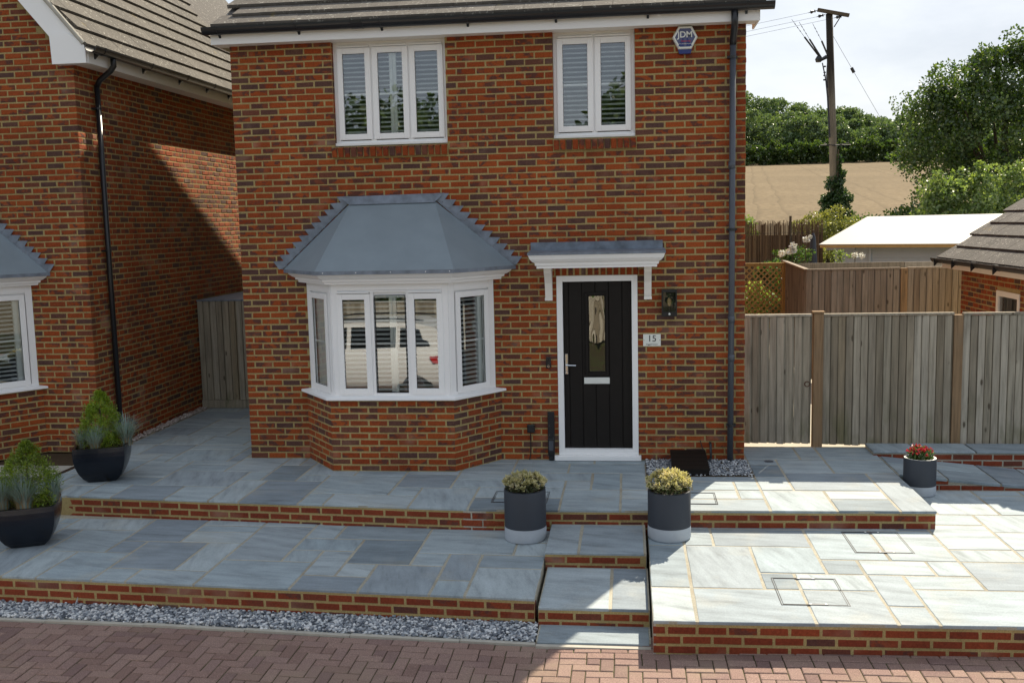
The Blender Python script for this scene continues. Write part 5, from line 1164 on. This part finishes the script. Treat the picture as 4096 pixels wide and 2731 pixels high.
fescue((-1.34, -1.2), .37, .2, .30, 330, 'blue grey fescue tuft at the front of the bowl on the upper slabs', 5)
fescue((-1.12, -.93), .37, .26, .36, 380, 'blond-tipped fescue tuft spilling from the bowl towards the passage', 6)
fescue((-1.56, -1.08), .37, .17, .24, 230, 'small fescue tuft on the house side of the upper bowl', 7)
square_pot('bowl_planter', (-1.25, -2.66), ZLL, R(24), 'glossy black square bowl planter on the lower terrace by the step wall')
conifer((-1.25, -2.62), .16, .64, .26, 'broad bright green dwarf conifer in the lower black bowl', 4)
fescue((-1.17, -2.83), .17, .26, .34, 500, 'large blue grey fescue tuft in front of the lower conifer', 8)
fescue((-1.40, -2.81), .17, .25, .33, 330, 'straw-coloured fescue tuft drooping over the lower bowl', 9)
fescue((-1.02, -2.58), .17, .2, .28, 220, 'wispy fescue tuft on the step side of the lower bowl', 10)
def round_pot(c, z, rad, h, label, base=.12, rim='potgrey'):
    o = thing('round_planter', label, 'pot', (c[0], c[1], z), 'round grey planters')
    b = MB(); b.lathe([(rad, h*base/.44+.001), (rad, h-.012), (rad-.004, h-.003), (rad-.012, h)], (c[0], c[1], z), 48); b.build('cylinder', 'potgrey', o, True)
    b = MB(); b.lathe([(rad-.003, h), (rad-.012, h+.001), (rad-.026, h), (rad-.028, h-.06)], (c[0], c[1], z), 48); b.build('rim', rim, o, True)
    b = MB(); hb = h*base/.44; b.lathe([(0, .001), (rad*.93, .0), (rad-.006, .008), (rad+.001, .02), (rad+.001, hb)], (c[0], c[1], z), 48); b.build('base_band', 'potbase', o, True)
    b = MB(); b.lathe([(0, h-.03), (rad-.028, h-.03)], (c[0], c[1], z), 32); b.build('soil', 'soil', o)
    return o
def hebe(c, z, rad, label, seed, n=120, h=.15):
    rs = np.random.RandomState(seed); o = thing('variegated_hebe', label, 'shrub', (c[0], c[1], z), 'variegated hebes in round planters')
    Pc = []; Dc = []
    for i in range(n):
        r_ = rad*math.sqrt(rs.rand()); a = rs.uniform(0, 6.283); hh = h*math.sqrt(max(0, 1-(r_/rad/1.12)**2))*rs.uniform(.7, 1.05)
        Pc.append((c[0]+r_*math.cos(a), c[1]+r_*math.sin(a), z+hh)); Dc.append((math.cos(a)*r_/rad*.9+rs.normal(0, .25), math.sin(a)*r_/rad*.9+rs.normal(0, .25), 1))
    VG, FG, VM, FM, RG, RM = [], [], [], [], [], []
    for p, d in zip(Pc, Dc):
        d = Vector(d).normalized(); u = d.orthogonal().normalized(); v = d.cross(u); ph = rs.uniform(0, 6.28); rr = rs.rand(); m = 7
        for k in range(m):
            t = ph+k*2.399; tilt = .35+.75*(k/m)+rs.uniform(-.1, .1); e = (math.cos(t)*u+math.sin(t)*v)
            L_ = .05*rs.uniform(.75, 1.15); dr_ = (d*math.cos(tilt)+e*math.sin(tilt)); s_ = d.cross(e).normalized(); up_ = dr_.cross(s_)
            q_ = Vector(p)-d*.012*(k/m); wd = .0115
            for (w_, lift, VV, FF, RR) in ((wd, 0, VM, FM, RM), (wd*.42, .0012, VG, FG, RG)):
                kk = len(VV); l2 = L_*(1 if w_ == wd else .86)
                sgn = 1 if up_.dot(d) > 0 else -1
                VV += [tuple(q_+up_*sgn*lift), tuple(q_+dr_*l2*.55+s_*w_+up_*sgn*(lift+.003)), tuple(q_+dr_*l2+up_*sgn*lift), tuple(q_+dr_*l2*.55-s_*w_+up_*sgn*(lift+.003))]; FF.append((kk, kk+1, kk+2, kk+3)); RR.append(rr)
    obj('leaf_margins', np_mesh('leaf_margins', np.array(VM), np.array(FM), RM, 'hebe_margin'), o); obj('leaf_centres', np_mesh('leaf_centres', np.array(VG), np.array(FG), RG, 'hebe_green'), o)
    b = MB()
    for p in Pc[::3]: b.tube([(c[0]+(p[0]-c[0])*.3, c[1]+(p[1]-c[1])*.3, z-.03), p], .003, 4)
    b.build('stems', 'bark', o)
    nf = 900; a = rs.uniform(0, 6.28, nf); r_ = rad*.92*np.sqrt(rs.rand(nf)); P = np.stack([c[0]+r_*np.cos(a), c[1]+r_*np.sin(a), z+h*.75*np.sqrt(np.clip(1-(r_/rad)**2, 0, 1))*rs.rand(nf)], 1)
    foliage('inner_leaves', P, .03, 'hebe_green', o, np.array([[0, 0, .6]]), 1, .4)
round_pot((3.632, -2.315), ZLL, .20, .495, 'dark grey round planter with pale base band, in full shade left of the steps')
hebe((3.632, -2.315), .265, .20, 'variegated cream and green hebe in the shaded pot left of the steps', 3)
round_pot((4.998, -2.35), ZL, .20, .46, 'dark grey round planter with pale base band, half in sun right of the steps')
hebe((4.998, -2.35), .27, .205, 'variegated cream hebe catching the sun in the pot right of the steps', 4, h=.19)
round_pot((7.705, -.745), ZL, .165, .40, 'small dark grey round planter with white rim below the ramp', rim='signwhite')
fl = thing('red_flowers', 'small red flowering plant in the white-rimmed pot below the ramp', 'flowers', (7.705, -.745, .2))
n = 900; a = np.random.uniform(0, 6.28, n); r_ = .125*np.sqrt(np.random.rand(n)); hh = np.random.rand(n)*.15*np.sqrt(np.clip(1-(r_/.15)**2, 0, 1))
foliage('leaves', np.stack([7.705+r_*np.cos(a), -.745+r_*np.sin(a), .195+hh], 1), .035, 'leaf_mid', fl, np.array([[0, 0, .8]]), 1, .35)
for i in range(46):
    a = random.uniform(0, 6.28); r_ = .135*math.sqrt(random.random()); P = np.array([[7.705+r_*math.cos(a), -.745+r_*math.sin(a), .25+.10*math.sqrt(max(0, 1-(r_/.15)**2))*random.uniform(.6, 1.1)]]*7)
    foliage('blossom', P, .024, 'flower_red', fl, np.array([[0, 0, .5]]), 1, .8)

# ================================================================== TREES AND BACKGROUND
def fieldz(y): return .9+.073*(y-30)
b = MB(); nx, ny = 40, 40
xs = np.linspace(-160, 320, nx); ys = np.concatenate([np.linspace(27, 215, 30), np.linspace(225, 600, 10)])
V = [(x, y, fieldz(min(y, 260))+.0*(x)+ (1.2*math.sin(x*.02) if y > 60 else 0)*0) for y in ys for x in xs]
F = [(j*nx+i, j*nx+i+1, (j+1)*nx+i+1, (j+1)*nx+i) for j in range(len(ys)-1) for i in range(nx-1)]
b.add(V, F); b.build('field', 'field', kind='structure', smooth=True)
def clumpy(center, rads, nclump, per, cs, shell=.55, seed=1, flat=1.0):
    rs = np.random.RandomState(seed); d = rs.normal(size=(nclump, 3)); d /= np.linalg.norm(d, axis=1, keepdims=True); rr = rs.uniform(shell, 1, (nclump, 1))
    C = np.array(center)+d*rr*np.array(rads); k = rs.uniform(.6, 1.3, (nclump, 1, 1))
    e = rs.normal(size=(nclump, per, 3)); e /= np.linalg.norm(e, axis=2, keepdims=True); e *= rs.uniform(.35, 1, (nclump, per, 1))**.5
    P = C[:, None]+e*cs*k*np.array([1, 1, .75*flat]); return P.reshape(-1, 3)
def tree(name, label, base, H, center, rads, nclump, per, cs, leaf, material, seed, group=None, trunk=.14, cat='tree', extra=None):
    np.random.seed(seed); o = thing(name, label, cat, base, group)
    top = Vector(center); b = MB(); p0 = Vector(base)
    b.tube([p0, p0+(top-p0)*.5+Vector((.1, 0, 0)), top+Vector((0, 0, rads[2]*.3))], [trunk, trunk*.7, trunk*.25], 8)
    rs = random.Random(seed)
    for k in range(7):
        t = rs.uniform(.35, .8); q_ = p0+(top-p0)*t; e = top+Vector((rs.uniform(-1, 1)*rads[0]*.7, rs.uniform(-1, 1)*rads[1]*.7, rs.uniform(-.3, .7)*rads[2])); b.tube([q_, (q_+e)/2+Vector((0, 0, .15*rads[2])), e], [trunk*.4, trunk*.25, trunk*.08], 6)
    b.build('trunk', 'bark', o, True)
    P = clumpy(center, rads, nclump, per, cs, .45, seed)
    if extra is not None: P = np.concatenate([P]+extra)
    foliage('crown', P, leaf, material, o, np.array([[0, 0, .25]]), 1, .68)
    return o
# big tree right of the field
ex1 = [clumpy((13.9, 22, 5.4), (.9, 1.2, 1.3), 16, 140, .5, .3, 91), clumpy((14.6, 22, 6.4), (.7, 1, .7), 12, 120, .4, .2, 92), clumpy((15.7, 22, 7.5), (.45, .8, .6), 9, 110, .32, .2, 93), clumpy((16.9, 22, 7.7), (.6, .8, .7), 10, 110, .35, .2, 94)]
tree('lime_tree', 'large dark green broadleaf tree at the edge of the golden field', (16.6, 22.4, .2), 8, (16.6, 22.4, 4.9), (3.1, 2.4, 3.1), 210, 200, .62, .115, 'leaf_dark', 31, trunk=.2, extra=ex1)
tree('hedge_shrub', 'dark green shrub at the foot of the big tree beyond the shed', (12.9, 19.2, 0), 3, (13.2, 19.4, 2.0), (1.5, 1.0, 1.35), 46, 130, .42, .11, 'leaf_dark', 33, cat='shrub')
exb = [clumpy((12.75, 17, 3.0), (.35, .5, .6), 8, 80, .25, .2, 71), clumpy((13.1, 17, 3.6), (.2, .4, .4), 6, 60, .18, .2, 72), clumpy((14.9, 17, 3.8), (.25, .4, .45), 7, 70, .2, .2, 73), clumpy((14.1, 17, 3.8), (.3, .4, .4), 7, 70, .2, .2, 74)]
tree('leafy_bush', 'sunlit pale green bush with upright shoots behind the white shed roof', (14.0, 17, 0), 4, (14.0, 17, 2.6), (1.65, 1.0, 1.35), 80, 150, .36, .10, 'leaf_light', 34, cat='shrub', trunk=.08, extra=exb)
tree('leafy_bush', 'pale green bush half hidden by the dark garage roof', (16.2, 17.5, 0), 4, (16.2, 17.5, 2.5), (1.2, .9, 1.4), 40, 130, .36, .10, 'leaf_light', 36, cat='shrub', trunk=.08)
tree('golden_conifer', 'feathery yellow green conifer between the reed screen and shed', (9.75, 15.2, 0), 3, (9.75, 15.2, 1.9), (.95, .7, 1.2), 70, 190, .28, .06, 'leaf_yellow', 37, cat='shrub', trunk=.06)
tree('low_hedge', 'low green hedge foliage along the field edge behind the shed', (11.6, 18.2, 0), 2.8, (11.5, 18.2, 1.6), (1.3, .6, 1.2), 36, 110, .33, .09, 'leaf_mid', 38, cat='hedge', trunk=.05)
tree('climber', 'bright leafy climber peeping over the reed screen beside the house', (7.6, 14.5, 0), 2.7, (7.55, 14.6, 2.4), (.45, .3, .42), 12, 90, .2, .09, 'leaf_light', 39, cat='shrub', trunk=.03)
tree('trellis_climber', 'sunlit climber behind the golden trellis', (7.2, 9.6, 0), 1.6, (7.25, 9.6, .95), (.4, .25, .6), 14, 60, .2, .09, 'leaf_light', 40, cat='shrub', trunk=.02)
tree('tall_grass', 'upright green grassy plant in front of the reed screen', (7.9, 12.6, 0), 2, (7.9, 12.6, 1.2), (.3, .25, .75), 16, 60, .2, .14, 'leaf_mid', 41, cat='plant', trunk=.02)
# roses
ro = thing('rose_bush', 'rose bush with white blooms above the dark fence rail', 'roses', (8.0, 10.0, 0))
P = clumpy((8.05, 9.95, 1.85), (.5, .25, .40), 40, 40, .10, .2, 55); foliage('leaves', P, .06, 'leaf_mid', ro, np.array([[0, 0, .3]]), 1, .6)
P = clumpy((9.05, 9.9, 1.95), (.25, .15, .16), 8, 26, .1, .2, 56); foliage('leaves', P, .06, 'leaf_light', ro, np.array([[0, 0, .3]]), 1, .6)
for (x, z, r_) in ((7.78, 2.05, .055), (7.93, 2.09, .055), (8.02, 2.10, .05), (8.0, 2.2, .06), (8.27, 2.33, .055), (8.35, 2.38, .035), (9.25, 1.98, .05), (9.38, 1.97, .05)):
    d = rdir(60); P = np.array([x, 9.62, z])+d*r_*.55; foliage('bloom', P, r_*1.0, 'flower_white', ro, d*.8, .6, .9)
b = MB()
for (x, z) in ((7.78, 2.0), (8.0, 2.15), (8.27, 2.3), (9.25, 1.95)): b.tube([(x*.6+3.3, 9.95, .2), (x, 9.75, z*.7), (x, 9.62, z)], .008, 5)
b.build('stems', 'bark', ro)
um = thing('folded_parasol', 'furled dark blue garden parasol by the roses', 'parasol', (8.65, 11, 0))
b = MB(); b.lathe([(.03, .6), (.10, .75), (.12, 1.2), (.09, 1.9), (.05, 2.35), (.012, 2.46), (0, 2.47)], (8.65, 11, 0), 12); b.build('canopy', 'potgrey', um, True)
b = MB(); b.lathe([(.02, 0), (.02, 2.5), (0, 2.51)], (8.65, 11, 0), 8); b.build('pole', 'bark', um)
# utility pole with ivy
pole = thing('utility_pole', 'tall wooden electricity pole with crossarm at the field edge', 'utility pole', (11.95, 25, .5))
b = MB(); pa, pb = Vector((11.97, 25, .3)), Vector((11.575, 25, 9.72)); b.tube([pa, pa.lerp(pb, .5), pb], [.155, .135, .118], 14); b.build('pole', 'polewood', pole, True)
b = MB(); cA, cB = Vector((11.17, 24.93, 9.86)), Vector((12.2, 24.80, 9.60)); d = (cB-cA).normalized(); n_ = Vector((-d.z, 0, d.x)).normalized()
b.add([p+s*n_*.055+Vector((0, t, 0)) for p in (cA, cB) for s in (-1, 1) for t in (-.06, .06)], [(0, 1, 3, 2), (4, 6, 7, 5), (0, 2, 6, 4), (1, 5, 7, 3), (0, 4, 5, 1), (2, 3, 7, 6)]); b.build('crossarm', 'bark', pole)
b = MB(); b.tube([(11.95, 24.85, 9.62), (11.72, 24.87, 9.25)], .018, 6); b.build('brace', 'wire', pole)
def insul(p, d): 
    d = Vector(d).normalized(); p = Vector(p); b = MB(); b.tube([p, p+d*.06, p+d*.07, p+d*.09, p+d*.10, p+d*.2, p+d*.21, p+d*.23, p+d*.24, p+d*.3], [.012, .012, .05, .05, .02, .055, .055, .05, .012, .012], 8); b.build('insulator', 'blackplastic', pole)
wd_ = Vector((-.95, -.1, -.22)).normalized()
for p in ((11.15, 24.9, 9.83), (11.42, 24.9, 9.68), (12.0, 24.8, 9.6)): insul(p, wd_)
for (p, q_) in (((11.30, 24.85, 8.18), (10.70, 24.7, 8.93)), ((11.32, 24.85, 8.2), (10.87, 24.7, 8.85)), ((11.52, 24.85, 8.3), (11.28, 24.7, 8.77))):
    b = MB(); b.tube([p, q_], .03, 8); b.build('fuse_holder', 'blackplastic', pole)
for (p, q_) in (((10.70, 24.7, 8.93), (10.25, 24.6, 9.52)), ((10.87, 24.7, 8.85), (10.5, 24.6, 9.42)), ((11.28, 24.7, 8.77), (10.95, 24.6, 9.35))):
    b = MB(); p, q_ = Vector(p), Vector(q_); b.tube([p, q_], .007, 5)
    for t in (.3, .5, .7): b.tube([p.lerp(q_, t), p.lerp(q_, t+.06)], .016, 6)
    b.build('jumper', 'wire', pole)
b = MB(); b.lathe([(.0, .0), (.09, .0), (.12, .1), (.06, .2), (0, .22)], (11.2, 24.8, 8.08), 10); b.build('surge_arrester', 'blackplastic', pole)
b = MB(); b.tube([(11.28, 24.8, 8.15), (11.48, 24.85, 8.26)], [.05, .07], 8); b.build('arrester_arm', 'blackplastic', pole)
b = MB(); b.tube([(11.33, 24.8, 8.05), (11.45, 24.8, 7.5), (11.53, 24.83, 6.9), (11.62, 24.83, 5.5)], [.02, .022, .03, .03], 7); b.tube([(11.5, 24.8, 8.05), (11.48, 24.8, 7.6), (11.53, 24.82, 7.2)], .018, 6)
for z in (7.9, 7.7, 7.45, 7.6): b.lathe([(.03, 0), (.05, .02), (.03, .05)], (11.42+.02*(z-8.2), 24.8, z), 8)
b.build('down_cable', 'wire', pole)
b = MB(); b.tube([(11.30, 24.8, 5.25), (12.33, 24.8, 5.235)], .013, 6); b.tube([(11.4, 24.75, 5.31), (11.78, 24.84, 5.22), (12.25, 24.75, 5.30)], .012, 6); b.build('climbing_guard', 'wire', pole)
b = MB(); b.lathe([(.06, 0), (.06, .10)], (0, 0, 0), 10); 
gy = thing('stay_wire', 'thin steel stay wire with black insulator running down from the pole', 'cable', (14.9, 24.9, 3.2))
b = MB(); b.tube([(11.70, 24.9, 8.95), (12.38, 24.9, 7.77), (14.88, 24.5, 3.25), (16.2, 24.2, .9)], .006, 5); b.build('wire', 'wire', gy)
b = MB(); b.tube([(12.33, 24.9, 7.86), (12.42, 24.9, 7.69)], .055, 8); b.build('insulator', 'blackplastic', gy)
for i, (p, zz) in enumerate((((11.15, 24.9, 9.83), 0), ((11.42, 24.9, 9.68), -.12), ((12.0, 24.8, 9.6), -.22))):
    s_ = Vector(p)+wd_*.3; e = s_+Vector((-26, -3, -3.2)); pts = [s_.lerp(e, t)+Vector((0, 0, -1.1*4*t*(1-t)*.4)) for t in np.linspace(0, 1, 10)]
    b = MB(); b.tube(pts, .0045, 4); b.build('overhead_cable', 'wire', None, label='thin overhead power line running from the pole crossarm behind the house', cat='cable', group='overhead power lines')
for k in range(3):
    b = MB(); pts = [(-60+t*180, 120, 13.6+.5*k+9*(t-.55)**2-1.2*(t-.4)) for t in np.linspace(0, 1, 12)]; b.tube(pts, .012, 4); b.build('overhead_cable', 'wire', None, label='distant overhead line crossing in front of the wood', cat='cable', group='distant overhead lines')
iv = thing('ivy', 'dark ivy climbing the lower part of the wooden pole', 'ivy', (11.95, 25, .5))
P = np.concatenate([clumpy((11.88, 24.95, 4.0), (.26, .2, .6), 26, 90, .16, .2, 61), clumpy((11.9, 24.9, 3.15), (.5, .3, .85), 64, 110, .2, .2, 62), clumpy((11.97, 24.9, 4.75), (.07, .08, .5), 8, 40, .07, .2, 63), clumpy((12.0, 24.9, 2.5), (.55, .35, .8), 44, 100, .22, .2, 64)]); foliage('leaves', P, .085, 'ivy', iv, np.array([[0, 0, -.2]]), 1, .8)
b = MB(); b.tube([(11.97, 24.84, .4), (11.9, 24.86, 2.5), (11.93, 24.86, 5.1)], .02, 5); b.build('stem', 'bark', iv)
# hedge line and wood beyond the field
b = MB(); b.add([(-160, 214, fieldz(214)-1), (320, 214, fieldz(214)-1), (320, 258, fieldz(258)+6), (-160, 258, fieldz(258)+8), (320, 420, fieldz(262)+5), (-160, 420, fieldz(262)+5)], [(0, 1, 2, 3), (3, 2, 4, 5)]); b.build('wooded_hill', 'woodfloor', kind='structure')
def mass(name, material, P, leaf, **k): return foliage(name, P, leaf, material, None, np.array([[0, -.3, .5]]), 1, .8, **k)
rs = np.random.RandomState(77); P = []
for x in np.arange(0, 110, 1.6):
    zb = fieldz(203); h = rs.uniform(3.4, 5.0); P.append(clumpy((x, 203+rs.uniform(-1, 1), zb+h*.5), (1.6, 1.2, h*.55), 13, 60, .8, .4, int(abs(x)*7)+3))
mass('hedgerow', 'leaf_dark', np.concatenate(P), .5, kind='stuff', label='dark hedgerow along the far edge of the golden field')
P = []
for row, (yy, hh) in enumerate(((212, 11), (222, 13.4), (234, 15.2), (248, 17))):
    for x in np.arange(-5, 135, 4.6):
        xx = x+rs.uniform(-2.5, 2.5); h = hh*rs.uniform(.85, 1.15)*(1-.009*max(0, min(xx, 75)-28)); zb = fieldz(yy)-1; r_ = rs.uniform(2.6, 4.2); P.append(clumpy((xx, yy+rs.uniform(-3, 3), zb+h-r_*.75), (r_, r_, r_*.8), 30, 75, 1.2, .7, int(abs(xx)*13)+row*7))
        P.append(clumpy((xx, yy, zb+h*.4), (r_*.9, 2, h*.38), 10, 40, 1.3, .5, int(abs(xx)*11)+row*5))
mass('woodland', 'leaf_wood', np.concatenate(P), .5, kind='stuff', label='broadleaf wood on the rise beyond the field')
# field-edge weeds
P = np.concatenate([clumpy((x, 26.5, 1.0), (.8, .5, .9), 7, 60, .25, .3, int(x*9)) for x in np.arange(8, 18, 1.1)]); mass('field_margin', 'leaf_mid', P, .12, kind='stuff', label='rough green growth along the near field edge')

# ================================================================== ACROSS THE DRIVE (seen mirrored in the windows)
tree('garden_tree', 'tall dark broadleaf tree across the drive mirrored in the three-light upper window', (-9, -46, -.4), 11, (-8.6, -46, 5.2), (4.6, 5, 5.0), 170, 90, 1.5, .5, 'leaf_dark', 81, group='trees across the drive', trunk=.3)
tree('garden_tree', 'tall pale green tree across the drive mirrored in the two-light upper window', (4.8, -50, -.4), 12, (5.4, -50, 5.6), (3.4, 5, 5.2), 170, 90, 1.5, .5, 'leaf_dark', 82, group='trees across the drive', trunk=.3)
tree('garden_tree', 'squat dark tree across the drive beside the pale green tree', (9.5, -44, -.4), 10, (11, -44, 3.8), (5, 5, 3.8), 130, 90, 1.5, .5, 'leaf_dark', 83, group='trees across the drive', trunk=.3)
tree('garden_tree', 'low pale tree across the drive beyond the parked white car', (-20, -44, -.4), 10, (-19, -44, 3.4), (6, 5, 3.6), 130, 80, 1.5, .5, 'leaf_mid', 84, group='trees across the drive', trunk=.3)
tree('shelter_belt', 'long dense belt of dark shrubs across the drive behind the fence', (0, -42, -.4), 6, (-2, -42, 2.6), (30, 1.5, 3.2), 260, 70, 1.5, .5, 'leaf_dark', 86, cat='hedge', trunk=.1)
hd = tree('boundary_hedge', 'dark hedge behind the low fence across the drive', (-4, -19, -.4), 3, (-4, -19, .9), (12, .8, 1.5), 120, 60, .7, .28, 'leaf_dark', 85, cat='hedge', trunk=.08)
f4 = thing('boundary_fence', 'low grey boarded fence across the drive', 'fence', (-4, -14.5, -.4))
_d = Vector((-1, 0, 0)); boards(f4, (4.0, -14.5), (-1, 0), 16, .85, z0=-.4, seed=15, pitch=.12)
car = thing('parked_car', 'white estate car with red tail light, mirrored in the bay window', 'car', (-.75, -8.2, -.436))
def car_sec(x, zs, ys): return [(x, -8.2-y, z) for y, z in zip(ys, zs)]+[(x, -8.2+y, z) for y, z in zip(ys[::-1], zs[::-1])]
ZG = zd(-.8)
prof = [(1.02, .42, .78, .80), (.98, .34, .95, .84), (.80, .30, 1.02, .88), (0, .28, 1.0, .90), (-1.6, .28, .97, .90), (-2.6, .28, .93, .88), (-3.2, .32, .82, .82), (-3.42, .42, .66, .70)]
b = MB(); loops = []
for (x, z0, z1, hw) in prof: loops.append(car_sec(x, (ZG+z0, ZG+z0+.12, ZG+(z0+z1)/2, ZG+z1-.06, ZG+z1), (hw*.9, hw*.99, hw, hw*.97, hw*.9)))
b.loft(loops, True); b.add(loops[0], [tuple(range(10))]); b.add(loops[-1], [tuple(range(10))[::-1]]); b.build('body', 'carpaint', car, True)
gh = [(.93, 1.0, .76, 1.02), (.62, 1.40, .70, 1.02), (.2, 1.49, .66, 1.0), (-.9, 1.50, .66, .98), (-1.55, 1.44, .66, .97), (-2.35, .98, .78, .96)]
b = MB(); loops = [[(x, -8.2-.80, ZG+zb-.04), (x, -8.2-hw, ZG+zt), (x, -8.2+hw, ZG+zt), (x, -8.2+.80, ZG+zb-.04)] for (x, zt, hw, zb) in gh]; b.loft(loops); b.build('cabin', 'carpaint', car)
for (pts) in ([(.55, 1.06), (.40, 1.36), (-.02, 1.40), (-.02, 1.05)], [(-.10, 1.05), (-.10, 1.41), (-.95, 1.41), (-.95, 1.03)], [(-1.03, 1.03), (-1.03, 1.41), (-1.42, 1.37), (-2.0, 1.05)]):
    for sgn in (1, -1):
        def yy(z): return -8.2+sgn*(.80-(z-.98)*(.80-.66)/.5+.006)
        b = MB(); b.add([(x, yy(z), ZG+z) for x, z in pts], [tuple(range(4)) if sgn < 0 else tuple(range(4))[::-1]]); b.build('window', 'carglass', car)
b = MB(); b.add([(.952, -8.2-.66, ZG+1.05), (.952, -8.2+.66, ZG+1.05), (.668, -8.2+.60, ZG+1.36), (.668, -8.2-.60, ZG+1.36)], [(0, 1, 2, 3)]); b.build('rear_window', 'carglass', car)
b = MB(); b.add([(p[0], p[1]+.008, p[2]) for p in ((1.0, -8.2+.78, ZG+.74), (.99, -8.2+.80, ZG+.92), (.55, -8.2+.895, ZG+.88), (.62, -8.2+.895, ZG+.76))], [(0, 1, 2, 3)]); b.build('tail_light', 'red', car)
for x in (.25, -2.55):
    for sgn in (1, -1):
        wh = MB(); wh.lathe([(0, 0), (.2, 0), (.22, .02), (.32, .03), (.335, .06), (.335, .2), (.3, .22)], (0, 0, 0), 24); Mw = Matrix.Translation((x, -8.2+sgn*.905, ZG+.335)) @ Matrix.Rotation(R(90)*sgn, 4, 'X')
        wo = obj('wheel', wh.mesh('wheel', 'tyre'), car, M=Mw)
        rb = MB(); rb.lathe([(0, -.004), (.19, -.004), (.2, .004)], (0, 0, 0), 20); obj('rim', rb.mesh('rim', 'chrome'), wo)
for sgn in (1, -1): b = MB(); b.tube([(.4, -8.2+sgn*.6, ZG+1.52), (-.2, -8.2+sgn*.6, ZG+1.56), (-1.2, -8.2+sgn*.6, ZG+1.55), (-1.5, -8.2+sgn*.6, ZG+1.50)], .015, 6); b.build('roof_rail', 'blackplastic', car)

for o in car.children:
    o.location.x += .45
